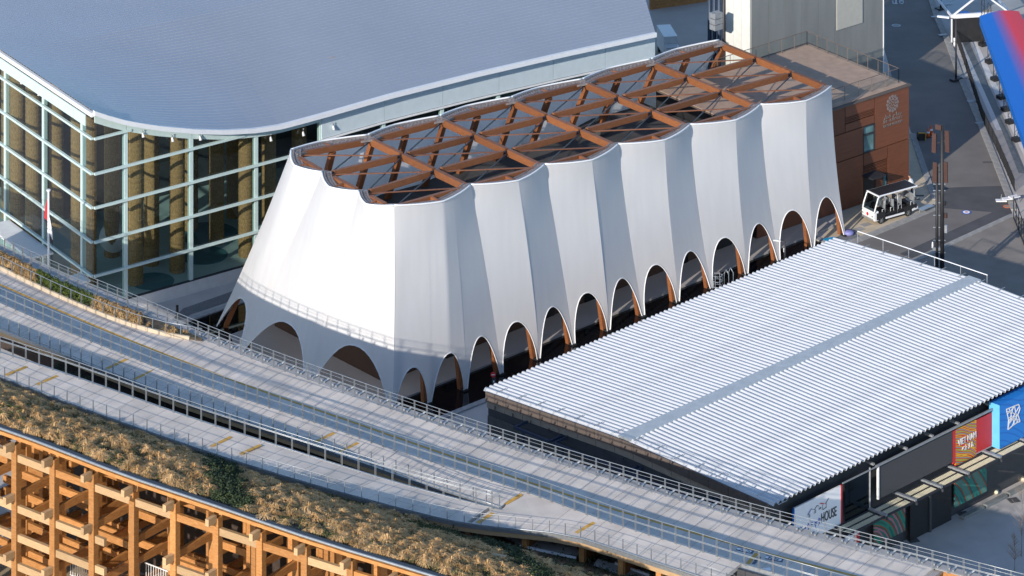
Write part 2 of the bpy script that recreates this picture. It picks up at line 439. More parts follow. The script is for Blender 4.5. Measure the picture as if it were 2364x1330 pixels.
# near side: lobe 1 spans three arches, the others two
put_facet(FT[0], FT[1], lobes_n[0][0:9], 3.1, (TN[0], TN[1]))
put_facet(FT[1], FT[2], lobes_n[0][8:17], 3.3, (TN[0], TN[1]))
put_facet(FT[2], FT[3], lobes_n[0][16:25], 3.4, (TN[0], TN[1]))
for j in range(1, 6):
    k = 2 * j + 1
    put_facet(FT[k], FT[k + 1], lobes_n[j][0:13], 3.45, (TN[j], TN[j + 1]))
    put_facet(FT[k + 1], FT[k + 2], lobes_n[j][12:25], 3.45, (TN[j], TN[j + 1]))
put_facet(END[0], END[1], lobes_e[0], 3.6)
put_facet(END[1], END[2], lobes_e[1], 4.3)
put_facet(END[2], FT[0], lobes_e[2], 4.5)
for j in range(6):
    k = 2 * j + 1
    put_facet(FARF[k if j else 0], FARF[k + 1], lobes_f[j][0:13], 3.4, (TF[j], TF[j + 1]))
    put_facet(FARF[k + 1], FARF[k + 2], lobes_f[j][12:25], 3.4, (TF[j], TF[j + 1]))
# white edge cable and the slatted rim inside it
def inset(p, d): 
    v = TC - p; v.z = 0
    return p
def rim(l, c):
    o = Vector(); d = l[-1] - l[0]; o = Vector((d.y, -d.x, 0)).normalized()
    if (lerp(l[0], l[-1], .5) + o - TC).length > (lerp(l[0], l[-1], .5) - o - TC).length: o = -o
    MB().tube([p + ZUP * .03 for p in l], 0.07, 6).build('rim_cable', M['hem'], tent, smooth=True)
    b = MB()
    a1 = [p + o * .22 - ZUP * .05 for p in l]; a2 = [p + o * .80 - ZUP * .16 for p in l]
    b.ribbon(a1, .14, .14); b.ribbon(a2, .12, .16)
    for i in range(len(l)):
        b.bar(a1[i], a2[i], .16, .06)
    for i in range(len(l) - 1):
        q = lerp(a1[i], a2[i + 1], .5); b.box(q - ZUP * .06, .22, .22, .1, 45)
    b.build('rim_truss', M['rim'], tent)
for l in lobes_n + lobes_f + lobes_e: rim(l, 0)
# roof timbers
def seg_beam(p, q, w, h, m='cedar', nodes=True, cut=.75):
    d = (q - p).normalized()
    MB().bar(p + d * cut - ZUP * .35, q - d * cut - ZUP * .35, w, h).build('roof_beam', M[m], tent)
    MB().bar(p - ZUP * .32, q - ZUP * .32, w * .45, h * .45).build('beam_core', M['dark_steel'], tent)
NODE = {}
for j in range(7):
    a = TN[j] + (TF[j] - TN[j]).normalized() * .35; b = TF[j] + (TN[j] - TF[j]).normalized() * .35
    if j == 0: a, b = TN[0] + (TF[0] - TN[0]).normalized() * .3, TF[0] + (TN[0] - TF[0]).normalized() * .3
    pts = [a, lerp(a, b, 1 / 3), lerp(a, b, 2 / 3), b]
    if j == 0: pts[1], pts[2] = TE[1] + XD * .5, TE[0] + XD * .5
    for i in range(4): NODE[j, i] = pts[i]
for j in range(7):
    for i in range(3): seg_beam(NODE[j, i], NODE[j, i + 1], .34, .52 if j else .4, cut=.9 if j == 0 else .14)
for j in range(6):
    for i in range(4): seg_beam(NODE[j, i], NODE[j + 1, i], .28, .46, cut=.66)
    for i in range(3):
        MB().bar(NODE[j, i + 1] - ZUP * .30, NODE[j + 1, i] - ZUP * .30, .16, .05).build('flat_brace', M['cedar'], tent)
        MB().tube([NODE[j, i] - ZUP * .38, NODE[j + 1, i + 1] - ZUP * .38], .055, 6).build('brace_rod', M['dark_steel'], tent)
# short struts between the outer beams and the rim
for j in range(6):
    for i, l in ((0, lobes_n[j]), (3, lobes_f[j])):
        mid = lerp(NODE[j, i], NODE[j + 1, i], .5); MB().bar(mid - ZUP * .3, lerp(mid, l[12], .72) - ZUP * .27, .2, .36).build('rim_strut', M['cedar'], tent)
for a, b, l in ((NODE[0, 0], NODE[0, 1], lobes_e[2]), (NODE[0, 1], NODE[0, 2], lobes_e[1]), (NODE[0, 2], NODE[0, 3], lobes_e[0])):
    MB().bar(lerp(a, b, .5) - ZUP * .3, lerp(lerp(a, b, .5), l[9], .72) - ZUP * .27, .2, .32).build('rim_strut', M['cedar'], tent)
# raking posts behind every fold
def post(foot, top, inw, di=.55, dz=.5, wd=.50):
    MB().bar(foot + inw * .55, top + inw * di - ZUP * dz, wd, .32, up=inw).build('raking_post', M['cedar'], tent)
    MB().box(foot + inw * .1, .42, .5, .14, math.degrees(math.atan2(XD.y, XD.x))).build('post_shoe', M['black'], tent)
for k in range(14):
    if k == 0: tp = TN[0]
    elif k < 3: tp = lobes_n[0][8 * k]
    else:
        j, odd = divmod(k - 3, 2); tp = lobes_n[j + 1][12 if odd else 0] if j < 5 else TN[6]
    mid_ = k in (1, 2) or (k > 2 and k % 2 == 0)
    post(FT[k], tp, YD if k else (YD * .9 + XD * .9), 1.25 if mid_ else .55, .55, .36)
for k in range(0, 14):
    if k == 0: tp = TF[0]
    elif k % 2: tp = TF[(k - 1) // 2] if k > 1 else None
    else: tp = lobes_f[k // 2 - 1][12]
    if tp is not None: post(FARF[k], tp, -YD if k else (XD * 1.0 - YD * .9), 1.2 if (k and k % 2 == 0) else .5, .5)
for f, tp in ((END[1], TE[0]), (END[2], TE[1])): post(f, tp, XD)
# dark timber core with a flat roof inside the tent
core = [PV(.9, .225), PV(11.4, .225), PV(11.4, .85), PV(.9, .85)]
core_o = thing('core_building', 'dark timber core building with flat black roof standing inside the tent', 'building', core[0])
MB().prism(core, 0.15, 7.0).build('wall', M['cedar_dark'], core_o)
MB().prism([PV(1.0, .17), PV(11.45, .17), PV(11.45, .87), PV(1.0, .87)], 7.0, 7.3).build('roof', M['inner_roof'], core_o)
for k in range(7):
    a = PV(2.6 + k * 1.3, .225) - YD * .02; 
    MB().bar(a + ZUP * 1.3, a + XD * 1.6 + ZUP * 1.3, .05, 2.3).build('doorway', M['glass_dark'] if k % 2 else M['black'], core_o)
for u, v in ((9.6, .72), (10.3, .76), (10.9, .70)):
    MB().box(PV(u, v) + ZUP * 7.3, 1.2, .8, .5, 44).build('roof_hatch', M['inner_roof'], core_o)

# ================================================================ GLASS PAVILION WITH REED COLUMNS
ZF = 1.0
GK = U(216, 711, ZF)                      # corner of the glass hall, at floor level
DR, DL = dirv(36.5), dirv(122.5)           # its two facades
hall = thing('glass_pavilion', 'glass hall with reed-wrapped columns inside and ribbed blue-grey metal roof', 'pavilion', GK)
OUT_R, OUT_L = -DL, -DR
eave_px = [(216, 257), (250, 268), (290, 279), (330, 286), (370, 292), (450, 299), (520, 301), (590, 297), (650, 288), (750, 261), (900, 218), (1100, 168), (1300, 122), (1513, 76)]
EAVE = [onplane(x, y, GK + OUT_R * .9, DR) for x, y in eave_px]
EAVE[0] = onplane(216, 257, GK + OUT_R * .9 + OUT_L * .9, DR)
def eave_at(s):
    prev = None
    for p in EAVE:
        sp = (p - GK).dot(DR)
        if prev and sp >= s: 
            t_ = (s - prev[0]) / (sp - prev[0]); return lerp(prev[1], p, max(0, t_))
        prev = (sp, p)
    return EAVE[-1]
S_END = (EAVE[-1] - GK).dot(DR)
NTT = 70
def roof_pt(t_, u):
    e = eave_at(-0.9 + (S_END + 0.9) * t_)
    drop = max(0.0, (EAVE[0].z - e.z))
    k = min(1.0, t_ * 1.05)
    d = dirv(122.5 - 24 * k)
    rise = drop * 0.052
    z = rise * min(u, 16) + rise * 0.45 * max(0, u - 16)
    return e + d * u + ZUP * z
rows = []; u = 0.0
while u < 42:
    for du, dz in ((0, 0), (.335, 0), (.35, -.05), (.405, -.05)):
        r = []
        for i in range(NTT + 1): r.append(roof_pt(i / NTT, u + du) + ZUP * dz)
        rows.append(r)
    u += .42
MB().grid(rows).build('roof', M['zinc_roof'], hall)
# eave trims: white gutter, pale fascia below
ev = [roof_pt(i / NTT, 0) for i in range(NTT + 1)]
MB().ribbon([p + OUT_R * .06 - ZUP * .12 for p in ev], .30, .36).build('gutter', M['white_metal'], hall)
lev = [EAVE[0] + DL * u for u in (0, 4, 8, 12, 16, 20, 24, 40)]
MB().ribbon([p + OUT_L * .06 - ZUP * .28 for p in lev], .26, .32).build('gutter', M['white_metal'], hall)
def onfac(s, D, z, off=0.0): 
    o = OUT_R if D is DR else OUT_L
    return Vector((GK.x, GK.y, 0)) + D * s + o * off + ZUP * z
def eave_z(s): return eave_at(s).z
# fascia panels under the eave
ms_px = [290, 441, 591, 740, 885, 1020, 1150, 1275, 1395, 1510]
MS = [sline(x, GK, DR) for x in ms_px]
ML = [sline(x, GK, DL) for x in (189.5, 100.5, 12.5)]; ML += [ML[-1] * 2 - ML[-2], ML[-1] * 3 - ML[-2] * 2]
sb = [0.0] + MS
for a, b in zip(sb[:-1], sb[1:]):
    n = max(1, int((b - a) / 1.2)); low = .95 if a < MS[3] else 2.35
    r0, r1 = [], []
    for i in range(n + 1):
        s = a + .02 + (b - a - .04) * i / n; z = eave_z(s)
        r0.append(onfac(s, DR, z - low, .12)); r1.append(onfac(s, DR, z - .2, .12))
    MB().grid([r0, r1]).build('fascia_panel', M['teal_metal'] if a < MS[3] else M['pale_panel'], hall, solid=.08)
MB().ribbon([onfac(s, DR, eave_z(s) - 2.45, .2) for s in [MS[3] + i * (MS[-1] - MS[3]) / 12 for i in range(13)]], .14, .12).build('trim_rail', M['white_metal'], hall)
zc = EAVE[0].z
la = [0.0] + ML
for a, b in zip(la[:-1], la[1:]):
    MB().bar(onfac(a + .02, DL, zc - .93, .72), onfac(b - .02, DL, zc - .93, .72), .1, .84).build('fascia_panel', M['teal_metal'], hall)
# transoms, mullions, panes
TZ = [onplane(216, y, GK, DR).z for y in (637, 559, 479.5, 401, 320)]
zl = [ZF + .05] + TZ
for s in MS[:-1]:
    MB().bar(onfac(s, DR, ZF, -.1), onfac(s, DR, eave_z(s) - .6, -.1), .34, .3, up=DR).build('mullion', M['teal_metal'], hall)
for s in ML:
    MB().bar(onfac(s, DL, 0, -.1), onfac(s, DL, zc - .4, -.1), .34, .3, up=DL).build('mullion', M['teal_metal'], hall)
for z in TZ:
    smax = 0
    while smax < MS[-1] and eave_z(smax + .3) - .7 > z: smax += .3
    if smax > .5: MB().bar(onfac(0.0, DR, z, .14), onfac(min(smax, MS[-1]), DR, z, .14), .22, .17).build('transom', M['teal_metal'], hall)
    MB().bar(onfac(0.0, DL, z, .14), onfac(ML[-1], DL, z, .14), .22, .17).build('transom', M['teal_metal'], hall)
zz = zl + [zc - .4]
for a, b in zip(sb[:-1], sb[1:]):
    for z0, z1 in zip(zz[:-1], zz[1:]):
        t0, t1 = min(z1, eave_z(a + .05) - .85), min(z1, eave_z(b - .05) - .85)
        if t0 < z0 + .1 and t1 < z0 + .1: continue
        q = [onfac(a + .05, DR, z0), onfac(b - .05, DR, z0), onfac(b - .05, DR, max(t1, z0 + .02)), onfac(a + .05, DR, max(t0, z0 + .02))]
        MB().add(q, [(0, 1, 2, 3)]).build('glass_pane', M['glass_clear'], hall)
for a, b in zip(la[:-1], la[1:]):
    for z0, z1 in zip([0.1] + TZ, TZ + [zc - 1]):
        q = [onfac(a + .05, DL, z0), onfac(b - .05, DL, z0), onfac(b - .05, DL, z1), onfac(a + .05, DL, z1)]
        MB().add(q, [(0, 1, 2, 3)]).build('glass_pane', M['glass_clear'], hall)
# plinth, floor, far walls
MB().bar(onfac(-.05, DR, ZF / 2 - .02, -.05), onfac(S_END, DR, ZF / 2 - .02, -.05), .3, ZF - .04).build('plinth', M['white_stone'], hall)
MB().bar(onfac(0, DR, ZF + .02, .02), onfac(S_END, DR, ZF + .02, .02), .16, .1).build('sill', M['dark_steel'], hall)
fl = [onfac(.1, DR, 0), onfac(S_END, DR, 0), onfac(S_END, DR, 0) + DL * 34, onfac(.1, DR, 0) + DL * 34]
MB().prism(fl, .15, ZF).build('floor', M['interior_floor'], hall)
bw = onfac(S_END - .2, DR, 0)
MB().bar(bw + ZUP * 5.2, bw + DL * 30 + ZUP * 5.2, .25, 9.2).build('end_wall', M['pale_panel'], hall)
bk = GK + DL * 26; bk.z = 0
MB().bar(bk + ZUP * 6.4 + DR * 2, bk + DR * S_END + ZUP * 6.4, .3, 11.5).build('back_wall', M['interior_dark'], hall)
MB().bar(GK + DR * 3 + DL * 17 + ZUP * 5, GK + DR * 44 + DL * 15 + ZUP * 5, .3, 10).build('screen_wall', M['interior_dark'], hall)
# round teal pads on the floor
m_pad = mat('floor_pad', (0.06, 0.17, 0.19), 0.6, var=0.1)
for x, y, r_ in ((352, 650, 1.7), (470, 590, 1.9), (480, 540, 2.4), (300, 560, 1.5)):
    MB().disc(U(x, y, ZF + .005), r_, 28, .04).build('floor_pad', m_pad, hall)
# sandy strip of floor and a white planter tub seen by the corner
# reed-wrapped columns: bands of woven fronds on a round shaft
def reed_mat():
    m = bpy.data.materials.new('reed_weave'); m.use_nodes = True
    N, L = m.node_tree.nodes, m.node_tree.links; b = N['Principled BSDF']; b.inputs['Roughness'].default_value = .85
    tc = N.new('ShaderNodeTexCoord'); mp = N.new('ShaderNodeMapping'); mp.inputs['Scale'].default_value = (9, 9, 1.2)
    L.new(tc.outputs['Object'], mp.inputs[0])
    n = N.new('ShaderNodeTexNoise'); n.inputs['Scale'].default_value = 3; n.inputs['Detail'].default_value = 5; L.new(mp.outputs[0], n.inputs['Vector'])
    r = N.new('ShaderNodeValToRGB'); r.color_ramp.elements[0].color = (.20, .105, .040, 1); r.color_ramp.elements[1].color = (.47, .285, .12, 1)
    r.color_ramp.elements[0].position, r.color_ramp.elements[1].position = .3, .7
    L.new(n.outputs[0], r.inputs[0]); L.new(r.outputs[0], b.inputs['Base Color'])
    bp = N.new('ShaderNodeBump'); bp.inputs['Strength'].default_value = .5; bp.inputs['Distance'].default_value = .04
    L.new(n.outputs[0], bp.inputs['Height']); L.new(bp.outputs[0], b.inputs['Normal'])
    return m
M['reed'] = reed_mat()
def col_mesh(h, r):
    b = MB(); n = 18; prof = []
    z = 0.0
    while z < h:
        prof += [(z, r), (z + .30, r * 1.03), (z + .36, r * .97)]; z += .42
    o = 0
    rows_ = [[Vector((math.cos(2 * math.pi * k / n) * q, math.sin(2 * math.pi * k / n) * q, zz_)) for k in range(n + 1)] for zz_, q in prof]
    b.grid(rows_); return b
src = col_mesh(13.8, .60).mesh('reed_column'); src.materials.append(M['reed'])
cols = [U(x, y, ZF) for x, y in ((313, 655), (409, 626), (568, 590), (205, 655), (181, 640), (76, 575), (40, 560), (258, 590), (350, 610), (500, 560), (20, 500), (130, 520), (440, 530), (620, 545), (540, 500), (690, 520), (760, 480))]
for p in cols:
    o = bpy.data.objects.new('reed_column', src); COL.objects.link(o); o.parent = hall; o.location = p - GK
    s = (p - GK).dot(DR); q = (p - GK).dot(DL)
    top = min(13.8, roof_pt(min(1, max(0, (s + .9) / (S_END + .9))), q).z - ZF - .3)
    o.scale = (1, 1, top / 13.8)
MB().tube([U(262, 548, ZF), U(262, 548, ZF + 1.6)], [.95, 1.15], 20).build('planter_tub', M['white_stone'], hall, smooth=True)
# eave spotlights
for x, y in ((330, 309), (398, 319), (462, 316), (625, 318), (700, 306), (770, 292)):
    p = onplane(x, y, GK + OUT_R * .3, DR); MB().tube([p + ZUP * .3, p, p - ZUP * .25 - DL * .1], [.06, .09, .13], 8).build('spotlight', M['white_metal'], hall, smooth=True)
for x, y in ((50, 186), (90, 213), (104, 221), (150, 250), (173, 265)):
    p = onplane(x, y, GK + OUT_L * .3, DL); MB().tube([p + ZUP * .3, p, p - ZUP * .25], [.06, .09, .13], 8).build('spotlight', M['white_metal'], hall, smooth=True)
# white door canopies of the left facade
for (x0, y0), (x1, y1) in (((20, 522), (122, 585)), ((186, 632), (208, 650))):
    a = onplane(x0, y0, GK + OUT_L * .1, DL); b = onplane(x1, y1, GK + OUT_L * .1, DL); z = 3.0
    a.z = b.z = z
    MB().bar(a + OUT_L * 1.0, b + OUT_L * 1.0, 2.0, .16).build('door_canopy', M['white_metal'], hall)
    for k in range(4):
        p = lerp(a, b, (k + .5) / 4); MB().bar(Vector((p.x, p.y, .05)) + OUT_L * .2, Vector((p.x, p.y, z)) + OUT_L * .2, .12, .12).build('door_frame', M['galv_dull'], hall)

# flagpole with a red, green, white and black flag
fp = U(112, 655, 0.0); fp = onplane(112, 655, GK + OUT_L * 4.5, DL); fp.z = 0
pole_top = onplane(111, 440, fp, DL)
fl_o = thing('flagpole', 'white flagpole flying a small red, white and black flag before the glass hall', 'flagpole', fp)
MB().tube([fp, Vector((fp.x, fp.y, pole_top.z))], [.11, .07], 10).build('pole', M['white'], fl_o, smooth=True)
MB().disc(Vector((fp.x, fp.y, pole_top.z)), .16, 12, .1).build('finial', M['white'], fl_o)
fd = dirv(-25)
def flag_piece(name, m, pts):
    MB().add([fp + fd * a + dirv(65) * w + ZUP * (pole_top.z + z - fp.z) for a, z, w in pts], [tuple(range(len(pts)))]).build(name, m, fl_o, solid=.02)
flag_piece('flag_red', M['red'], [(-.02, -.4, 0), (-.35, -1.3, .1), (-.45, -2.2, .15), (-.02, -2.3, 0)])
flag_piece('flag_black', M['ink'], [(-.02, -2.35, 0), (-.43, -2.25, .15), (-.25, -2.7, .05), (-.02, -3.1, 0)])
flag_piece('flag_white', M['white'], [(.08, -2.0, 0), (.35, -2.6, -.15), (.50, -3.6, -.2), (.1, -3.2, 0)])
flag_piece('flag_green', M['ink'], [(.1, -3.25, 0), (.5, -3.65, -.2), (.38, -4.1, -.1), (.12, -3.7, 0)])

# ================================================================ TIMBER ANNEX WITH TERRACE
ZW = 8.6
WC = U(2099, 195, ZW); WC.z = 0
WX, WY = dirv(220.5), dirv(128.0)          # along the front to the left, and back
annex = thing('timber_annex', 'red-brown timber panelled building with roof terrace and flower emblem on its front', 'building', WC)
WW, WD = 17.5, 12.7
wp = lambda s, d, z: WC + WX * s + WY * d + ZUP * z
MB().hexa([wp(0, .15, 0), wp(WW, .15, 0), wp(WW, WD, 0), wp(0, WD, 0), wp(0, .15, ZW - .12), wp(WW, .15, ZW - .12), wp(WW, WD, ZW - .12), wp(0, WD, ZW - .12)]).build('wall', M['black'], annex)
MB().hexa([wp(-.15, -.12, ZW - .1), wp(WW, -.12, ZW - .1), wp(WW, WD + .1, ZW - .1), wp(-.15, WD + .1, ZW - .1), wp(-.15, -.12, ZW), wp(WW, -.12, ZW), wp(WW, WD + .1, ZW), wp(-.15, WD + .1, ZW)]).build('roof_edge', M['clad_brown'], annex)
for k in range(48):   # terrace boards
    d0 = .25 + k * (WD - .5) / 48
    MB().bar(wp(.1, d0 + .12, ZW + .025), wp(WW - .1, d0 + .12, ZW + .025), .252, .05).build('terrace_board', M['terrace'], annex)
G_ = .035
def panel(s0, s1, z0, z1, m='facade_wood', d=0.0):
    a, b = wp(s0 + G_, .07 + d, (z0 + z1) / 2), wp(s1 - G_, .07 + d, (z0 + z1) / 2)
    return MB().bar(a, b, .14, z1 - z0 - 2 * G_).build('wall_panel', M[m], annex)
panel(0, 4.04, 4.1, ZW - .12)
panel(0, 2.55, .56, 4.1); panel(0, 5.4, 0.02, .56, 'cedar_dark')
panel(2.55, 5.37, 3.05, 4.1); panel(4.04, 7.5, 7.55, ZW - .12); panel(4.04, 7.5, 6.35, 7.05)
panel(7.5, 12, 6.35, ZW - .12); panel(5.4, 12, 4.1, 6.35); panel(5.37, 12, 0.02, 4.1)
panel(3.1, 4.0, .56, 1.85); panel(12, WW, 4.1, ZW - .12); panel(12, WW, 0.02, 4.1)
panel(4.0, 4.04, .56, .6)
for z0, n, s0, s1 in ((7.08, 4, 4.08, 7.46), (1.90, 9, 2.6, 5.33)):
    for k in range(n): MB().bar(wp(s0, .08, z0 + .06 + k * .125), wp(s1, .08, z0 + .06 + k * .125), .12, .07).build('louvre_slat', M['facade_wood'], annex)
def window(s0, s1, z0, z1, tr=None):
    f = MB()
    for a, b in (((s0, z0), (s1, z0)), ((s0, z1), (s1, z1)), ((s0, z0), (s0, z1)), ((s1, z0), (s1, z1))):
        f.bar(wp(a[0], .06, a[1]), wp(b[0], .06, b[1]), .14, .09, up=ZUP if a[1] == b[1] else WX)
    if tr: f.bar(wp(s0, .06, tr), wp(s1, .06, tr), .14, .1)
    fo = f.build('window', M['dark_steel'], annex)
    MB().add([wp(s0, .1, z0), wp(s1, .1, z0), wp(s1, .1, z1), wp(s0, .1, z1)], [(0, 1, 2, 3)]).build('pane', mat('window_glass', (.10, .20, .21), .06, var=0.35, scale=.8), fo)
window(4.08, 5.36, 4.15, 6.3, 5.6); window(2.6, 3.08, .6, 1.82)
MB().bar(wp(4.06, .05, 1.1), wp(5.35, .05, 1.1), .08, 2.2).build('door', M['black'], annex)
MB().bar(wp(3.9, -.55, 2.35), wp(5.5, -.55, 2.35), 1.3, .1).build('door_canopy', M['dark_steel'], annex)
# glass balustrade of the terrace
M['rail_brown'] = mat('rail_brown', (.16, .12, .10), .5, .2, var=.1)
def balustrade(pts, n, t_, post_h=1.25, m='rail_brown'):
    for a, b, c in zip(pts[:-1], pts[1:], n):
        for k in range(c + 1):
            p = lerp(a, b, k / c); MB().bar(p, p + ZUP * post_h, .045, .045).build('rail_post', M[m], t_)
            if k < c:
                q = lerp(a, b, (k + 1) / c)
                MB().add([p + ZUP * .08, q + ZUP * .08, q + ZUP * (post_h - .04), p + ZUP * (post_h - .04)], [(0, 1, 2, 3)]).build('glass_panel', M['glass_rail'], t_)
        MB().bar(a + ZUP * post_h, b + ZUP * post_h, .045, .04).build('hand_rail', M[m], t_)
bal = thing('terrace_balustrade', 'glass balustrade with slim brown posts round the timber roof terrace', 'railing', wp(0, 0, ZW))
balustrade([wp(12.5, WD - .5, ZW), wp(.5, WD - .5, ZW), wp(.5, .75, ZW), wp(10.0, .75, ZW)], [8, 9, 6], bal)
# stair well seen under the last bay of the tent
for k in range(14):
    MB().bar(wp(12.4 + k * .32, 3.0, ZW + .06 - k * .0), wp(12.4 + k * .32, 4.3, ZW + .06), .14, .05).build('stair_tread', M['clad_tan'], annex)
# emblem: eleven round petals in two rings, and three lines of lettering
def on_front(s, z, off=-.02): return wp(s, off, z)
em = MB()
def front_disc(b, s, z, r_, n=10, off=-.04):
    c = [on_front(s + math.cos(2 * math.pi * k / n) * r_, z + math.sin(2 * math.pi * k / n) * r_, off) for k in range(n)]
    d = [on_front(s + math.cos(2 * math.pi * k / n) * r_, z + math.sin(2 * math.pi * k / n) * r_, .0) for k in range(n)]
    b.add(c + d, [tuple(range(n))] + [(k, (k + 1) % n, n + (k + 1) % n, n + k) for k in range(n)])
M['emblem'] = mat('emblem', (.24, .20, .19), .4, .3, var=.2, scale=8)
for ring, (n, rr, pr) in enumerate(((12, .60, .14), (9, .36, .095), (5, .15, .065))):
    for k in range(n):
        a = 2 * math.pi * (k + .5 * ring) / n
        front_disc(em, 1.97 + math.cos(a) * rr, 7.47 + math.sin(a) * rr, pr)
em.build('emblem', M['emblem'], annex)
def text3d(body, size, at, right, up, m, parent, name='lettering', ext=.02, squash=1.0, align='CENTER', width=None):
    c = bpy.data.curves.new('txt', 'FONT'); c.body = body; c.size = size; c.extrude = ext; c.align_x = align
    tmp = bpy.data.objects.new('txt', c); COL.objects.link(tmp)
    bpy.context.view_layer.update()
    me = bpy.data.meshes.new_from_object(tmp.evaluated_get(bpy.context.evaluated_depsgraph_get()))
    bpy.data.objects.remove(tmp); bpy.data.curves.remove(c)
    me.materials.clear(); me.materials.append(m)
    xs = [v.co.x for v in me.vertices]; k = squash
    if width: k = width / (max(xs) - min(xs))
    n_ = right.cross(up); org = world_loc(parent)
    for v in me.vertices:
        p = Vector(v.co); v.co = at - org + right * p.x * k + up * p.y + n_ * p.z
    me.update(); me.name = name
    return link(name, me, m, parent)
for body, z, sz, w_ in (('\ufeae\ufec4\ufed7 \ufea1\ufe8e\ufee8\ufe9f', 6.38, .46, 2.2), ('カタールパビリオン', 6.05, .30, 2.2), ('QATAR PAVILION', 5.70, .30, 2.2)):
    text3d(body, sz, on_front(1.97, z, -.03), -WX, ZUP, M['emblem'], annex, width=w_)

# ================================================================ GREY TOWER BLOCK BEHIND
TK = U(2039, 196, 0.0)
TX = dirv(220.5); TYD = dirv(128)
tower = thing('grey_tower', 'tall plain grey concrete block behind the timber terrace', 'building', TK)
tw = lambda s, d, z: TK + TX * s + TYD * d + ZUP * z
s1 = -sline(1735, TK, -TX) if False else sline(1735, TK, TX)
nP = 8
for k in range(nP):
    a, b = s1 * k / nP, s1 * (k + 1) / nP
    MB().bar(tw(a + .012, .1, 9), tw(b - .012, .1, 9), .2, 18).build('wall_panel', M['concrete'], tower)
for k in range(3):
    MB().bar(tw(s1 - .1, .2 + k * 1.1 + .012, 9), tw(s1 - .1, .2 + (k + 1) * 1.1 - .012, 9), .2, 18).build('wall_panel', mat('pale_side', (.62, .62, .58), .8, var=.05), tower)  # left side panels paler than the front
MB().hexa([tw(.2, .2, 0), tw(s1 - .2, .2, 0), tw(s1 - .2, 3.5, 0), tw(.2, 3.5, 0), tw(.2, .2, 18.1), tw(s1 - .2, .2, 18.1), tw(s1 - .2, 3.5, 18.1), tw(.2, 3.5, 18.1)]).build('wall', M['concrete'], tower)
# pale square board on its wall
ba = onplane(1931, 70, TK, TX); bb = onplane(1990, 52, TK, TX)
MB().hexa([p + q for q in (-TYD * .08, TYD * .0) for p in (ba, bb, bb + ZUP * 4, ba + ZUP * 4)]).build('wall_board', mat('wall_board', (.42, .41, .36), .7, var=.05), tower)
MB().bar(tw(0, -.02, 9), tw(0, -.02, 9.01), .12, .12).build('edge_trim', M['white_metal'], tower)
MB().tube([tw(-.02, 0, 0), tw(-.02, 0, 18)], .07, 6).build('corner_trim', M['white_metal'], tower)

# ================================================================ LOW HALL WITH FOLDED METAL ROOF
ZV = 7.6
VA, VB, VC = U(1124, 906, ZV), U(1919, 563, ZV), U(1776, 1166, ZV)
VX = (VB - VA); VLX = VX.length; VX.normalize()
VY = (VC - VA); VLY = VY.length; VY.normalize()
vz = thing('low_hall', 'low black hall with white folded metal roof and illustrated signs on its front', 'building', Vector((VA.x, VA.y, 0)))
vp = lambda s, d, z: VA + VX * s + VY * d + ZUP * (z - ZV)
LONG = VLX + 1.5
PITCH = VLX / 80
half = VLY / 2; RIDGE = .45; STRIP = .46
def rib_mesh(d0, d1, z0, z1):
    b = MB(); prof = [(-.5, 0), (-.44, 0), (-.10, .175), (.14, .175), (.42, 0), (.5, 0)]
    for i in range(3):     # three lapped sheets along the slope
        ta, tb = i / 3, (i + 1) / 3 + (.012 if i < 2 else 0); lift = .014 * (i if z1 < z0 else 2 - i) * 0 + .012 * (i % 2)
        da, db, za, zb = d0 + (d1 - d0) * ta, d0 + (d1 - d0) * tb, z0 + (z1 - z0) * ta + lift, z0 + (z1 - z0) * tb + lift
        for (xa, ha), (xb, hb) in zip(prof[:-1], prof[1:]):
            q = [VX * (x * PITCH) + VY * d + ZUP * (z + h) for x, h, d, z in ((xa, ha, da, za), (xb, hb, da, za), (xb, hb, db, zb), (xa, ha, db, zb))]
            o = len(b.v); b.v += q; b.f.append((o, o + 3, o + 2, o + 1))
    return b
far_rib = rib_mesh(-.35, half - STRIP, 0, RIDGE).mesh('roof_rib'); near_rib = rib_mesh(half + STRIP, VLY + .35, RIDGE, 0).mesh('roof_rib')
for me in (far_rib, near_rib): me.materials.append(M['roof_white'])
for k in range(82):
    for me in (far_rib, near_rib):
        o = bpy.data.objects.new('roof_rib', me); COL.objects.link(o); o.parent = vz
        o.location = VX * ((k + .5) * PITCH) + ZUP * (ZV + .02)
MB().hexa([vp(.1, half - STRIP - .15, ZV + RIDGE - .02), vp(VLX + 1.0, half - STRIP - .15, ZV + RIDGE - .02), vp(VLX + 1.0, half + STRIP + .15, ZV + RIDGE - .02), vp(.1, half + STRIP + .15, ZV + RIDGE - .02),
           vp(.0, half - STRIP - .1, ZV + RIDGE + .20), vp(VLX + 1.0, half - STRIP - .1, ZV + RIDGE + .20), vp(VLX + 1.0, half + STRIP + .1, ZV + RIDGE + .20), vp(.0, half + STRIP + .1, ZV + RIDGE + .20)]).build('ridge_cap', M['ridge_steel'], vz)
ng = MB()   # snow guards: short rods across the ribs near the gable end
for k in range(15):
    d = 1.0 + k * 1.82; z = ZV + .28 + RIDGE * (1 - abs(d - half) / half)
    for s0 in (0.0, VLX + .2): ng = MB(); ng.tube([vp(s0, d, z), vp(s0 + .9, d, z)], .025, 5); ng.build('verge_clip', M['galv_dull'], vz)
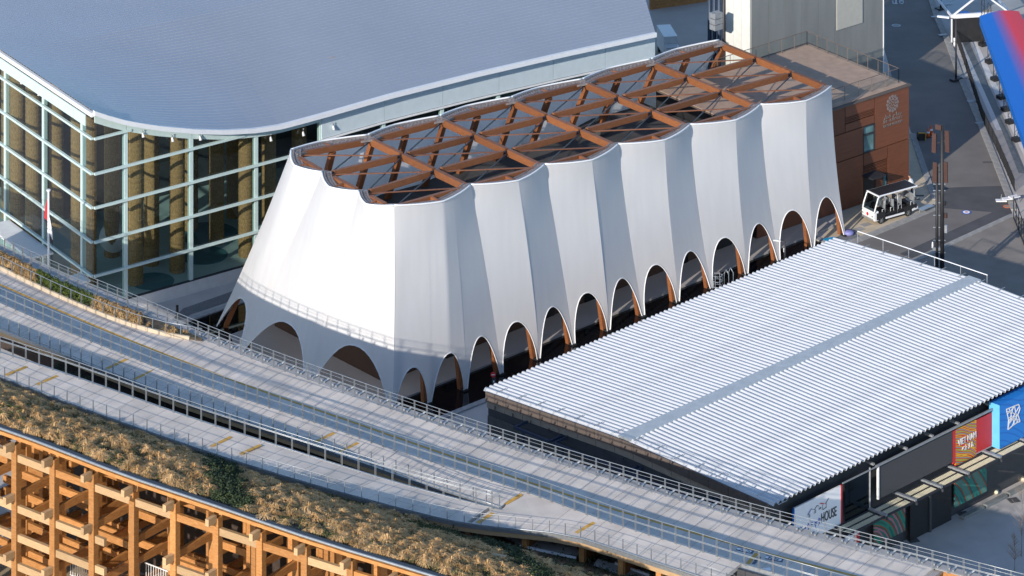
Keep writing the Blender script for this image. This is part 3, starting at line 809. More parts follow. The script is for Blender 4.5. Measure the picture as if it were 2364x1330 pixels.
# gable walls: brown flashing, tan where cladding is sunlit, its shaded rest painted dark
for k in range(15):
    d0, d1 = VLY * k / 15, VLY * (k + 1) / 15
    zt = lambda d: ZV + RIDGE * (1 - abs(d - half) / half)
    for nm, m, lo, hi, off in (('flashing', 'clad_brown', -.55, .10, -.16), ('lit_cladding', 'clad_tan', -1.05, -.55, -.02)):
        a, b = vp(off, d0 + .015, zt(d0)), vp(off, d1 - .015, zt(d1))
        MB().hexa([a + ZUP * lo, b + ZUP * lo, b + ZUP * lo + VX * .1, a + ZUP * lo + VX * .1, a + ZUP * hi, b + ZUP * hi, b + ZUP * hi + VX * .1, a + ZUP * hi + VX * .1]).build(nm, M[m], vz)
    MB().bar(vp(-.09, (d0 + d1) / 2, ZV - .95), vp(-.09, (d0 + d1) / 2, ZV - .7), .05, .08).build('bracket', M['dark_steel'], vz)
MB().hexa([vp(.08, .05, 0), vp(LONG - .6, .05, 0), vp(LONG - .6, VLY - .9, 0), vp(.08, VLY - .9, 0), vp(.08, .05, ZV - .1), vp(LONG - .6, .05, ZV - .1), vp(LONG - .6, VLY - .9, ZV - .1), vp(.08, VLY - .9, ZV - .1)]).build('wall', M['charcoal'], vz)
for k in range(9):
    d0 = .1 + k * (VLY - 1.1) / 9
    MB().bar(vp(.0, d0 + .02, (ZV - 1.5) / 2), vp(.0, d0 + (VLY - 1.1) / 9 - .02, (ZV - 1.5) / 2), .12, ZV - 1.6).build('wall_panel', M['shade_wall'], vz)
# blue-black steel tube frames standing off the gable wall
M['frame_blue'] = mat('frame_blue', (.03, .05, .09), .5, .2, var=.1)
for d0, d1 in ((3.9, 7.2), (7.6, 14.2), (14.6, 21.0), (21.4, 25.5)):
    b = MB(); z = 6.7
    for p, q in (((-.05, d0), (-1.3, d0)), ((-1.3, d0), (-1.3, d1)), ((-1.3, d1), (-.05, d1))): b.bar(vp(p[0], p[1], z), vp(q[0], q[1], z), .14, .16)
    b.bar(vp(-1.3, d0 + .8, 0), vp(-1.3, d0 + .8, z), .14, .14, up=VX)
    b.build('pipe_frame', M['frame_blue'], vz)
# front below the eave (towards the viewer on the right)
FZ = VLY - .55
fp_ = lambda s, z, off=0.0: vp(s, FZ + off, z)
def s_on(px): return sline(px, vp(0, FZ + .55, 0), VX)
def z_on(px, py, off=.55): return onplane(px, py, Vector((vp(0, FZ + off, 0).x, vp(0, FZ + off, 0).y, 0)), VX)
def signbox(name, pxa, pxb, ytop_a, ybot_a, m, parent, depth=.12, off=.55):
    a = z_on(pxa, ytop_a, off); ab = z_on(pxa, ybot_a, off); b = z_on(pxb, ytop_a, off)
    p, q = Vector((a.x, a.y, 0)), Vector((b.x, b.y, 0)); z1, z0 = a.z, ab.z
    n = VY * depth
    return MB().hexa([p + ZUP * z0, q + ZUP * z0, q + ZUP * z0 - n, p + ZUP * z0 - n, p + ZUP * z1, q + ZUP * z1, q + ZUP * z1 - n, p + ZUP * z1 - n]).build(name, m, parent), p, q, z0, z1
# white house sign
hs = thing('house_sign', 'white sign with house drawing and katakana and HOUSE lettering', 'sign', Vector((z_on(1833, 1174).x, z_on(1833, 1174).y, 0)))
o, p, q, z0, z1 = signbox('board', 1834, 1941, 1174, 1264, M['paper_white'], hs)
dx = (q - p).normalized(); wS = (q - p).length; f_ = VY * .03
for nm, m, a, b in (('edge_strip', M['red'], wS, wS + .14), ('edge_strip', M['blue'], -.1, 0)):
    MB().bar(p + dx * a + ZUP * (z0 + z1) / 2 - VY * .05, p + dx * b + ZUP * (z0 + z1) / 2 - VY * .05, .14, z1 - z0).build(nm, m, hs)
sp = lambda u, v: p + dx * (u * wS) + ZUP * (z0 + v * (z1 - z0)) + f_
text3d('ミャクミャク', .62, sp(.33, .27), dx, ZUP, M['ink_blue'], hs, ext=.012, width=wS * .44)
text3d('HOUSE', .92, sp(.735, .29), dx, ZUP, M['ink'], hs, ext=.012, width=wS * .33)
def stroke(m, pts, w=.05, name='house_drawing'):
    b = MB()
    for a, c in zip(pts[:-1], pts[1:]): b.bar(sp(a[0], .58 + (a[1] - .4) * .68), sp(c[0], .58 + (c[1] - .4) * .68), .02, w, up=VY.cross(dx))
    b.build(name, m, hs)
def poly(m, pts, name='house_drawing'):
    MB().add([sp(a[0], .58 + (a[1] - .4) * .68) + VY * .01 for a in pts], [tuple(range(len(pts)))]).build(name, m, hs)
poly(M['ink_blue'], [(.27, .53), (.345, .70), (.36, .70), (.29, .53)]); poly(M['galv_dull'], [(.30, .40), (.33, .42), (.33, .55), (.30, .52)]); poly(M['galv_dull'], [(.42, .45), (.455, .47), (.455, .60), (.42, .56)])
stroke(M['ink'], [(.35, .70), (.40, .64)], .03); stroke(M['ink'], [(.42, .60), (.48, .72), (.52, .66)], .03); poly(M['red'], [(.53, .74), (.62, .64), (.65, .645), (.56, .75)])
stroke(M['ink'], [(.60, .45), (.60, .63)], .03); stroke(M['ink'], [(.60, .45), (.68, .48), (.68, .64)], .03); stroke(M['ink'], [(.66, .62), (.73, .78)], .03)
for u_, v_ in ((.52, .52), (.545, .525), (.52, .56), (.545, .565)): poly(M['ink'], [(u_, v_), (u_ + .018, v_), (u_ + .018, v_ + .03), (u_, v_ + .03)])
# dark screens, Viet Nam banner, blue lattice sign
dk = thing('dark_screen', 'long blank charcoal banner with bright white edge hung on front of the low hall', 'banner', fp_(10, 0))
signbox('screen', 2030, 2199, 1078, 1152, mat('screen_cloth', (.055, .055, .062), .75, var=.04), dk)
signbox('edge_tube', 2028.0, 2030.0, 1076, 1154, M['white'], dk, .16, .62)
ds2 = thing('mesh_screen', 'see-through dark mesh panel beside the white house sign', 'screen', fp_(7, 0))
signbox('panel', 1951, 2011, 1116, 1205, M['glass_dark'], ds2, .05)
vn = thing('red_banner', 'red banner with swirling pattern and VIET NAM lettering', 'banner', fp_(16, 0))
def swirl(name, cols_, sc, rot=0.4):
    m = bpy.data.materials.new(name); m.use_nodes = True
    N, L = m.node_tree.nodes, m.node_tree.links; b = N['Principled BSDF']; b.inputs['Roughness'].default_value = .6
    tc = N.new('ShaderNodeTexCoord'); mp = N.new('ShaderNodeMapping'); L.new(tc.outputs['Object'], mp.inputs[0])
    w = N.new('ShaderNodeTexWave'); w.wave_type = 'RINGS'; w.inputs['Scale'].default_value = sc; w.inputs['Distortion'].default_value = 5; w.inputs['Detail'].default_value = .6; w.inputs['Detail Scale'].default_value = .8
    L.new(mp.outputs[0], w.inputs['Vector'])
    n = N.new('ShaderNodeTexNoise'); n.inputs['Scale'].default_value = .9; L.new(mp.outputs[0], n.inputs['Vector'])
    ma = N.new('ShaderNodeMath'); ma.operation = 'MULTIPLY_ADD'; ma.inputs[1].default_value = .75; L.new(w.outputs[1], ma.inputs[0])
    ma2 = N.new('ShaderNodeMath'); ma2.operation = 'MULTIPLY'; ma2.inputs[1].default_value = .3; L.new(n.outputs[0], ma2.inputs[0]); L.new(ma2.outputs[0], ma.inputs[2])
    r = N.new('ShaderNodeValToRGB'); r.color_ramp.interpolation = 'CONSTANT'
    els = r.color_ramp.elements
    while len(els) < len(cols_): els.new(.5)
    for i, (e, c) in enumerate(zip(els, cols_)): e.position = i / len(cols_); e.color = (*c, 1)
    L.new(ma.outputs[0], r.inputs[0]); L.new(r.outputs[0], b.inputs['Base Color'])
    return m
signbox('red_field', 2200, 2206, 996, 1072, M['red'], vn); 
o, p2, q2, zz0, zz1 = signbox('patterned_field', 2206.4, 2254, 992, 1081, swirl('swirl_red', [(.55, .012, .02), (.62, .38, .03), (.55, .012, .02), (.06, .40, .38), (.55, .02, .02), (.35, .33, .05)], .55), vn)
signbox('red_field', 2254.4, 2290, 970, 1048, M['red'], vn); signbox('hem_strip', 2254.4, 2290, 1046, 1048.5, M['white'], vn, .14)
d2 = (q2 - p2).normalized(); w2 = (q2 - p2).length
text3d('VIET NAM', .62, p2 + d2 * w2 * .54 + ZUP * (zz0 + (zz1 - zz0) * .55) + VY * .04, d2, ZUP, M['white'], vn, width=w2 * .88, ext=.015)
text3d('ベトナム', .46, p2 + d2 * w2 * .56 + ZUP * (zz0 + (zz1 - zz0) * .36) + VY * .04, d2, ZUP, M['white'], vn, width=w2 * .56, ext=.015)
bl = thing('blue_sign', 'bright blue projecting sign with white woven lattice letter', 'sign', fp_(19, 0))
M['blue_net'] = swirl('blue_net', [(.012, .20, .62), (.012, .20, .62), (.010, .15, .52), (.012, .20, .62)], .35)
o, p3, q3, a0, a1 = signbox('box', 2308, 2400, 936, 1037, M['blue_net'], bl, .9, 1.2)
MB().hexa([p3 + ZUP * a0 - VY * .9 - VX * .03, p3 + ZUP * a0 - VX * .03, p3 + ZUP * a0, p3 + ZUP * a0 - VY * .9, p3 + ZUP * a1 - VY * .9 - VX * .03, p3 + ZUP * a1 - VX * .03, p3 + ZUP * a1, p3 + ZUP * a1 - VY * .9]).build('side_face', mat('pale_blue', (.12, .45, .78), .5, var=.05), bl)
d3 = (q3 - p3).normalized(); h3 = a1 - a0
lp = lambda u, v: p3 + d3 * (.72 + 1.55 * u) + ZUP * (a0 + h3 * (.36 + .48 * v)) + VY * .03
net = MB()
out = [(.12, 0), (.16, .45), (0, 1), (.45, .98), (.9, .95), (1, .7), (.85, .45), (1, .1), (.8, .12), (.45, .08), (.12, 0)]
for a, b in zip(out[:-1], out[1:]): net.bar(lp(*a), lp(*b), .03, .07, up=VX)
for a, b in (((.16, .2), (.9, .8)), ((.1, .6), (.9, .2)), ((.05, .9), (.8, .5)), ((.14, .1), (.5, .95)), ((.4, .05), (.95, .6)), ((.1, .75), (.7, .97)), ((.6, .1), (.2, .97)), ((.15, .45), (.85, .45)), ((.8, .15), (.6, .96))):
    net.bar(lp(*a), lp(*b), .03, .06, up=VX)
net.build('lattice_letter', M['white'], bl)
# rails and arms that carry the banners
for px, py in ((1823, 1142), (1884, 1112), (2018, 1072), (2094, 1036), (2154, 1007), (2214, 978), (2295, 938)):
    a = z_on(px, py, .62); MB().bar(a - VY * .75, a, .16, .14).build('banner_arm', M['galv_dull'], vz)
a, b = z_on(1945, 1114, .62), z_on(2300, 950, .62); b.z = a.z
MB().bar(z_on(2022, 1077, .62), z_on(2022, 1077, .62) + VX * 13.5, .1, .14).build('banner_rail', M['galv_dull'], vz)
MB().bar(z_on(1945, 1116, .62), z_on(1945, 1116, .62) + VX * 3.6, .08, .08).build('banner_rail', M['galv_dull'], vz)
# slatted light canopy over the walk: frames with cream slats
M['cream'] = mat('cream', (.66, .60, .42), .6, var=.06)
cz = z_on(2030, 1175, 1.6).z
cz = max(2.6, min(3.95, cz + .1))
s_can = [sline(x, vp(0, FZ + 1.5, 0), VX) for x in (1950, 2032, 2100, 2160, 2222, 2296, 2365, 2440)]
for i, (a, b) in enumerate(zip(s_can[:-1], s_can[1:])):
    cn = thing('light_canopy', ['shaded slatted canopy bay beneath the dark mesh panel', 'first sunlit slatted canopy bay beside the mesh panel', 'second sunlit slatted canopy bay under the charcoal banner', 'third slatted canopy bay under far half of charcoal banner', 'slatted canopy bay under the VIET NAM pattern', 'slatted canopy bay under the plain red field', 'slatted canopy bay beneath the blue sign'][i], 'canopy', fp_(a, 0), group='slatted canopy bays along the low hall')
    n = max(6, int((b - a - .3) / .17))
    for off in (.75, 1.35):
        slat = MB()
        for k in range(n):
            s = a + .2 + k * (b - a - .4) / n
            slat.bar(fp_(s, cz, off), fp_(s, cz, off + .5), .10, .05)
        tag(slat.build('slats', M['cream'], cn), kind='stuff')
    fr = MB()
    for off in (.65, 1.3, 1.95): fr.bar(fp_(a + .05, cz, off), fp_(b - .05, cz, off), .08, .14)
    fr.build('frame', M['dark_steel'], cn)
    MB().bar(fp_(b, cz + .1, .1), fp_(b, cz + .1, 2.05), .20, .13).build('arm', M['galv_dull'], cn)
    MB().tube([fp_(b, cz, 2.05), fp_(b, cz - .18, 2.12)], .09, 10).build('lamp', M['dark_steel'], cn)
MB().bar(fp_(s_can[1], cz + .05, .6), fp_(s_can[1], cz + 2.9, .6), .1, .1).build('banner_post', M['galv_dull'], vz)
# ground-floor recess, painted panels
mural_a = swirl('mural_green', [(.012, .13, .11), (.02, .19, .16), (.012, .10, .09), (.26, .06, .025), (.03, .22, .18), (.10, .20, .17)], .30)
mural_b = swirl('mural_rust', [(.012, .14, .10), (.03, .22, .15), (.30, .06, .03), (.012, .11, .08), (.42, .16, .19), (.03, .16, .12)], .30)
mA = thing('painted_panel', 'green mural panel with rust arches in the sun, far along the hall front', 'mural', fp_(17, 0), group='painted panels on the hall front')
signbox('board', 2204, 2278, 1110, 1172, mural_a, mA, .08, .06)
mBp = thing('painted_panel', 'shaded mural panel with pink cloud and rust arches beside the deck rail', 'mural', fp_(9, 0), group='painted panels on the hall front')
signbox('board', 2018, 2090, 1198, 1262, mural_b, mBp, .08, .3)
mC = thing('painted_panel', 'white and red poster low behind the deck railing', 'mural', fp_(6, 0), group='painted panels on the hall front')
signbox('board', 1952, 1984, 1240, 1285, M['paper_white'], mC, .08, .3); signbox('red_corner', 1972, 1984, 1236, 1262, M['red'], mC, .1, .32)
sdo = [sline(x, vp(0, FZ, 0), VX) for x in (2100, 2195)]
MB().bar(fp_(sdo[0], 1.45, .02), fp_(sdo[1], 1.45, .02), .06, 2.8).build('doorway', M['black'], vz)
MB().bar(fp_(lerp(*sdo, .45), 1.4, .04), fp_(lerp(*sdo, .45) + .2, 1.4, .04), .2, 2.8).build('door_post', M['charcoal'], vz)
for k in range(4):
    s = sdo[1] + .6 + k * 2.6
    MB().bar(fp_(s, .12, .5), fp_(s + 2.3, .12, .5), .35, .22).build('wall_kerb', M['concrete'], vz)
for px, py in ((2300, 1137), (2362, 1108)):
    tag(MB().tube([U(px, py, .0), U(px, py, .22)], [.22, .12], 10).build('ground_light', M['cream'], None), ['white round ground light on the kerb below the blue sign', 'white round ground light at the right edge below the hall front'][px > 2310], 'ground light', 'ground lights along the hall front')
# fall-protection rail beyond the roof edge
rv = thing('roof_guard_rail', 'thin white wire guard rail along far right roof edge of low hall', 'railing', vp(LONG, 2, ZV))
for k in range(6):
    d = 1.5 + k * 2.45; MB().bar(vp(VLX + 1.3, d, ZV - .2), vp(VLX + 1.3, d, ZV + 1.0), .05, .05).build('rail_post', M['galv_dull'], rv)
MB().bar(vp(VLX + 1.3, 1.5, ZV + 1.0), vp(VLX + 1.3, 13.8, ZV + 1.0), .05, .05).build('hand_rail', M['white'], rv)

# ================================================================ TIMBER RING WITH SKY WALKS
def interp(x, xs, ys):
    if x <= xs[0]: return ys[0]
    for a, b, c, d in zip(xs[:-1], xs[1:], ys[:-1], ys[1:]):
        if x <= b: return c + (d - c) * (x - a) / (b - a)
    return ys[-1]
zE1 = lambda x: interp(x, [0, 350, 800, 1160, 1480, 2000], [13.65, 13.75, 14.1, 14.38, 14.9, 15.0])
zE2 = lambda x: zE1(x)
zE3 = lambda x: interp(x, [0, 600, 850, 1020, 1160], [17.6, 16.8, 15.5, 14.43, 14.38])
zE4 = lambda x: interp(x, [0, 600, 850, 1020, 1208, 1480, 2000], [17.6, 16.8, 15.5, 14.42, 14.4, 14.9, 15.0])
E0p = [(-450, 372), (-160, 512), (0, 582), (52, 607), (99, 629), (146, 651), (198, 672), (247, 692), (298, 713), (349, 734), (400, 757), (483, 791), (537, 812), (592, 834), (649, 855), (705, 876), (764, 896), (824, 918), (882, 939), (943, 960), (1005, 980.5), (1066, 1001), (1130, 1021.5), (1195, 1043), (1259, 1063), (1325, 1083), (1391, 1103), (1459, 1123.6), (1527, 1144), (1597, 1164.5), (1663, 1184), (1730, 1203), (1797, 1221.5), (1871, 1240.5), (1945, 1260), (2019, 1279), (2094, 1298.5), (2169, 1318), (2244, 1338), (2420, 1384)]
E1p = [(-450, 492), (-160, 632), (7, 704), (76, 734), (139, 762), (205, 788), (279, 817), (356, 849), (404, 867), (478, 895), (557, 921), (643, 949), (724, 976), (805, 1004), (889, 1034), (951, 1053), (1040, 1081.6), (1125, 1109), (1212, 1136), (1277, 1160), (1338, 1183), (1395, 1203), (1457, 1224), (1521, 1244), (1583, 1263), (1651, 1284), (1719, 1306), (1789, 1326), (1960, 1374)]
E2p = [(-450, 554), (-160, 694), (10, 757), (75, 786), (140, 812), (215, 843), (293, 874), (343, 893), (416, 922), (496, 949), (583, 978), (666, 1007), (746, 1032), (802, 1053), (863, 1073), (924, 1096), (984, 1116), (1041, 1134), (1100, 1154), (1160, 1173.5)]
E3p = [(-450, 628), (-160, 763), (14, 820), (77, 840), (139, 861), (199, 881), (260, 903), (330, 928), (414, 958), (480, 980), (543, 1000), (605, 1020), (668, 1039.5), (732, 1060), (801, 1081.6), (870, 1103), (944, 1124.5), (1010, 1142), (1078, 1160.5), (1117, 1170), (1160, 1179.5)]
E4p = [(-450, 671), (-160, 806), (0, 868), (92, 904), (183, 938), (273, 971), (370, 1003.5), (468, 1038), (564, 1069), (657, 1098), (730, 1119), (800, 1139), (900, 1166), (1005, 1193), (1060, 1205), (1100, 1211), (1208, 1223), (1280, 1229), (1342, 1238), (1429, 1270), (1518, 1299), (1598, 1325), (1700, 1357)]
Gp = [(-450, 805), (-160, 930), (0, 984), (83, 1014), (167, 1046), (250, 1080), (334, 1110), (417, 1137), (500, 1164), (590, 1196), (700, 1235), (810, 1269), (920, 1301), (1000, 1326), (1150, 1372)]
DROP = lambda d: interp(d, [0, 4, 8, 11, 14, 18, 24, 31], [0, .92, 2.4, 3.85, 5.15, 6.95, 7.6, 8.0])
def p3(poly, zf): return [U(x, y, zf(x) if callable(zf) else zf) for x, y in poly]
def resample(pts, step):
    out = [pts[0]]; acc = 0.0
    for a, b in zip(pts[:-1], pts[1:]):
        L_ = (b - a).length; pos = step - acc
        while pos <= L_:
            out.append(lerp(a, b, pos / L_)); pos += step
        acc = L_ - (pos - step)
    return out
def smoothp(pts, it=2):
    for _ in range(it):
        pts = [pts[0]] + [pts[i - 1] * .25 + pts[i] * .5 + pts[i + 1] * .25 for i in range(1, len(pts) - 1)] + [pts[-1]]
    return pts
E0, E1, E2, E3, E4, GE = [smoothp(p3(a, b), 1) for a, b in ((E0p, 12.0), (E1p, zE1), (E2p, zE2), (E3p, zE3), (E4p, zE4), (Gp, 20.0))]
ring = thing('timber_ring', 'huge curved timber lattice ring with planted roof, seen from above along the lower left', 'building', Vector((GE[5].x, GE[5].y, 0)))
def off(pts, d):   # shift sideways towards the pavilions (+) in plan
    out = []
    for i, p in enumerate(pts):
        t_ = (pts[min(i + 1, len(pts) - 1)] - pts[max(i - 1, 0)]); t_.z = 0; t_.normalize()
        out.append(p + Vector((-t_.y, t_.x, 0)) * d)
    return out
def frac(pts, n): 
    L_ = sum((b - a).length for a, b in zip(pts[:-1], pts[1:])); r = resample(pts, L_ / (n + 1e-6) * .99999)
    return r[:n + 1] if len(r) > n else r + [pts[-1]] * (n + 1 - len(r))
JD = dirv(57)      # direction of the gaps between the deck plates
def hit(p, pts):
    """where the gap line through p meets another edge of the deck"""
    best = None
    for a, b in zip(pts[:-1], pts[1:]):
        e = b - a; den = JD.x * e.y - JD.y * e.x
        if abs(den) < 1e-6: continue
        w = a - p; t_ = (w.x * e.y - w.y * e.x) / den; s = (w.x * JD.y - w.y * JD.x) / den
        if -1e-3 <= s <= 1.001: best = a + e * s
    return best
def deck(name, near, far, step, m, thick=.25, parent=ring, gap=.03):
    ps = resample(near, step); n = 0
    for a, b in zip(ps[:-1], ps[1:]):
        d = (b - a).normalized() * gap / 2
        a2, b2 = hit(a + d, far), hit(b - d, far)
        if not a2 or not b2: continue
        a1, b1 = a + d, b - d
        MB().hexa([v - ZUP * thick for v in (a1, b1, b2, a2)] + [a1, b1, b2, a2]).build(name, M[m], parent); n += 1
    return n
# upper walk next to the pavilions
walk = ring
U_IN = off(E1, -.9); U_IN = [Vector((p.x, p.y, 12.0)) for p in U_IN]
U_OUT = off(E0, .25)
deck('deck_plate', U_IN, U_OUT, 1.28, 'deck')
MB().grid([[p - ZUP * .30 for p in off(U_IN, -.6)], [p - ZUP * .30 for p in off(E0, .9)][:len(U_IN)] if False else [hit(p, off(E0, .9)) - ZUP * .30 if hit(p, off(E0, .9)) else p + JD * 9 - ZUP * .3 for p in off(U_IN, -.6)]]).build('deck_underlay', M['deck_edge'], ring, solid=.2)
OUT2 = off(E0, .85)
MB().ribbon([lerp(a, b, .5) - ZUP * .06 for a, b in zip(off(E0, .30), OUT2)], .62, .1).build('edge_ledge', M['deck_edge'], ring)
MB().ribbon([p - ZUP * .9 for p in OUT2], .2, 1.7).build('fascia_beam', M['glulam'], ring)
# yellow guide line and its branch
YLp = [(-450, 450), (-160, 588), (0, 658), (108, 705), (216, 751), (306, 790), (400, 826), (479, 855), (558, 887), (637, 914.5), (689, 931.6), (790, 966), (900, 1004), (979, 1033), (1058, 1059), (1137, 1085), (1216, 1112), (1295, 1138), (1399, 1171), (1489, 1198), (1583, 1225), (1655, 1246), (1739, 1269), (1804, 1288), (1975, 1330), (2150, 1374)]
YL = smoothp(p3(YLp, 12.004))
def strip(name, pts, w, m, parent=ring):
    a, b = off(pts, w / 2), off(pts, -w / 2)
    return MB().grid([b, a]).build(name, M[m] if isinstance(m, str) else m, parent)
strip('guide_line', YL, .22, 'yellow')
strip('guide_line', p3([(1722, 1306), (1748, 1277)], 12.008), .28, 'yellow')
# round pictogram strips printed on the deck
M['sign_navy'] = mat('sign_navy', (.015, .035, .10), .5, var=.05)
def deck_sign(px, dots):
    q = p3(px, 12.010)
    o = MB().add(q, [(0, 1, 2, 3)]).build('floor_sign', M['sign_navy'], ring)
    for k in range(dots):
        t_ = (k + .6) / (dots + .8); c = lerp(lerp(q[0], q[3], .5), lerp(q[1], q[2], .5), t_) + ZUP * .004
        MB().disc(c, .15, 12).build('pictogram', M['white'], o)
        if k % 2: MB().disc(c + ZUP * .003, .07, 8).build('pictogram_mark', M['sign_navy'], o)
deck_sign([(1699, 1270), (1737, 1279), (1741, 1272), (1704, 1262)], 4)
deck_sign([(1766, 1290), (1806, 1298), (1809, 1290), (1770, 1282)], 5)
deck_sign([(1735, 1302), (1743, 1303), (1758, 1286), (1750, 1284)], 3)
MB().add(p3([(1764, 1318), (1780, 1317), (1778, 1310), (1762, 1312)], 12.010), [(0, 1, 2, 3)]).build('floor_notice', M['paper_white'], ring)
# middle walk, merging walk and front walk
J = U(1160, 1173.5, zE1(1160))
i1 = min(range(len(E1)), key=lambda i: (E1[i] - U(1212, 1136, zE1(1212))).length)
i4 = min(range(len(E4)), key=lambda i: (E4[i] - U(1208, 1223, zE4(1208))).length)
E1a, E1b = E1[:i1 + 1], E1[i1:]
E4a, E4b = E4[:i4 + 1], E4[i4:]
deck('deck_plate', off(E2, -.12), off(E1, .12), 1.28, 'deck')
deck('deck_plate', off(E4a, -.12), off(E3, .12), 1.28, 'deck')
mid = E3[-1:] + [J]
fan = [E1[i1 - 1], *E1b]
deck('deck_plate', off(E4b, -.12), off(E1[i1 - 2:], .12), 1.45, 'deck')
# landing where the two walks join
lpx = [(1085, 1209), (1104, 1196), (1128, 1180), (1157, 1176), (1164, 1171), (1196, 1129), (1260, 1152), (1320, 1175), (1400, 1204), (1345, 1238), (1280, 1229.5), (1208, 1223)]
lpt = smoothp(p3(lpx, zE4), 0)
LC = p3([(1235, 1190)], zE4)[0]
lm = MB().add([p - ZUP * .012 for p in lpt] + [LC - ZUP * .012] + [p - ZUP * .24 for p in lpt], [(i, (i + 1) % 12, 12) for i in range(12)] + [(13 + i, 13 + (i + 1) % 12, (i + 1) % 12, i) for i in range(12)])
lm.build('landing_plate', M['deck'], ring)
for a, b, nm in ((E2, off(E2, -.10), 'E2'), (E4, off(E4, -.10), 'E4')):
    pts = off(a, -.16)
    MB().ribbon([p - ZUP * .10 for p in pts], .10, .22).build('edge_channel', M['galv'], ring)
    MB().ribbon([p - ZUP * .36 for p in off(a, -.08)], .18, .28).build('edge_timber', M['glulam_pale'], ring)
MB().ribbon([p - ZUP * .12 for p in off(E1, .18)], .10, .26).build('edge_channel', M['galv_dull'], ring)
MB().ribbon([p - ZUP * .12 for p in off(E3, .18)], .10, .26).build('edge_channel', M['galv_dull'], ring)
MB().ribbon([p - ZUP * 1.1 for p in off(E1, -.25)], .2, 1.9).build('step_wall', M['charcoal'], ring)
MB().ribbon([p - ZUP * 1.0 for p in off(E2, .35)], .2, 1.2).build('skirt_board', M['shade_board'], ring)  # dark tone stands for the shaded gap beside the walk
# yellow bars across the ramps
for q in ([(12, 866), (62, 846)], [(84, 888), (133, 867)], [(487, 1031), (534, 1008)], [(555, 1048), (602, 1027)]):
    strip('warning_bar', p3(q, lambda x: zE4(x) + .008), .28, 'yellow')
for q in ([(246, 851), (293, 829)], [(308, 876), (354, 855)], [(726, 1021), (772, 999)], [(784, 1043), (827, 1022)], [(1167, 1164), (1204, 1141)]):
    strip('warning_bar', p3(q, lambda x: zE1(x) + .008), .28, 'yellow')
for q in ([(1103, 1207), (1138, 1184)], [(1330, 1230), (1372, 1206)]):
    strip('warning_bar', p3(q, lambda x: interp(x, [1103, 1208, 1480], [14.4, 14.4, 14.9]) + .02), .30, 'yellow')
# ---- railings
def railing(name, label, pts, h, step, rails, group=None, twin=True, post_m='galv', side=0.0):
    t_ = thing(name, label, 'railing', pts[0], group=group)
    ps = resample(pts, step)
    src = MB()
    if twin: src.box((-.036, 0, 0), .018, .06, h); src.box((.036, 0, 0), .018, .06, h); src.box((0, 0, 0), .14, .12, .025)
    else: src.box((0, 0, 0), .028, .10, h)
    me = src.mesh('post'); me.materials.append(M[post_m])
    for i, p in enumerate(ps):
        d = (ps[min(i + 1, len(ps) - 1)] - ps[max(i - 1, 0)])
        o = bpy.data.objects.new('post', me); COL.objects.link(o); o.parent = t_
        o.location = p - pts[0]; o.rotation_euler = (0, 0, math.atan2(d.y, d.x))
    for nm, z, r_ in rails:
        MB().tube([p + ZUP * z for p in pts], r_, 6).build(nm, M['galv'], t_, smooth=True)
    return t_
railing('outer_railing', 'long steel railing on the deck edge nearest the white tent', E0, 1.15, 1.06, [('top_rail', 1.15, .021), ('wire_rail', .92, .012), ('hand_rail', .66, .020), ('hand_rail', .60, .018), ('toe_rail', .06, .013)], 'railings of the sky walks')
railing('middle_railing', 'steel railing along the raised middle walk above the blue-shaded deck strip', E1, 1.10, 1.0, [('top_rail', 1.10, .020), ('hand_rail', .62, .020), ('hand_rail', .56, .018), ('toe_rail', .05, .014)], 'railings of the sky walks')
railing('ramp_railing', 'low railing on the front edge of the middle ramp, ending at the landing', off(E2, -.1), .85, 1.06, [('top_rail', .85, .012), ('toe_rail', .1, .03), ('wire_rail', .5, .008)], 'railings of the sky walks', twin=False, post_m='galv_dull')
railing('inner_ramp_railing', 'railing on the back edge of the front ramp before the dark gap', E3, 1.10, 1.12, [('top_rail', 1.10, .020), ('hand_rail', .88, .020), ('hand_rail', .82, .018), ('toe_rail', .05, .014)], 'railings of the sky walks')
railing('front_railing', 'railing on the outermost front edge above the dry grass bank', off(E4, -.12), .78, 1.1, [('top_rail', .78, .012), ('toe_rail', .05, .04), ('wire_rail', .45, .008)], 'railings of the sky walks', twin=False, post_m='galv_dull')
# mesh infill of the outer railings: thin wires
wire = mat('wire', (.4, .42, .44), .4, .6, var=.05)
# drain brackets along the ledge
src = MB(); src.tube([(0, 0, 0), (.0, .36, .02), (.1, .5, .12)], .06, 6); src.box((-.3, .2, -.04), .12, .12, .1)
dm = src.mesh('drain_bend'); dm.materials.append(M['galv_dull'])
for i, p in enumerate(resample(E0, 1.06)):
    if p.x < -22: continue
    o = bpy.data.objects.new('drain_bend', dm); COL.objects.link(o); o.parent = ring
    o.location = p + Vector((.32, .18, .06)) - ring.location; o.rotation_euler = (0, 0, R(-38 + 8 * (i % 3)))
# ---- planter strip with dry grass and a green hedge at the left of the upper walk
PLp = [(-450, 404), (-160, 540), (0, 622), (57, 650), (119, 680), (184, 712), (250, 735), (311, 758), (377, 781), (466, 790)]
PL = smoothp(p3(PLp, 12.0))
kerb_pts = resample(PL, 1.2)
for a, b in zip(kerb_pts[:-1], kerb_pts[1:]):
    d = (b - a).normalized() * .015
    MB().bar(a + d + ZUP * .12, b - d + ZUP * .12, .16, .26).build('planter_kerb', M['tan_paving'], ring)
PB = [(hit(p, off(E0, -.2)) or p + JD * 1.0) for p in PL]
PB = [p + (q - p) * min(1, 1.6 / max(.01, (q - p).length)) for p, q in zip(PL, PB)]
MB().grid([[p + ZUP * .10 for p in PL], [p + ZUP * .18 for p in PB]]).build('planter_soil', M['soil'], ring, solid=.1)
railing('planter_railing', 'single-bar railing along the planted strip at the left', PL, .95, 1.15, [('top_rail', .95, .024)], 'railings of the sky walks', twin=False)

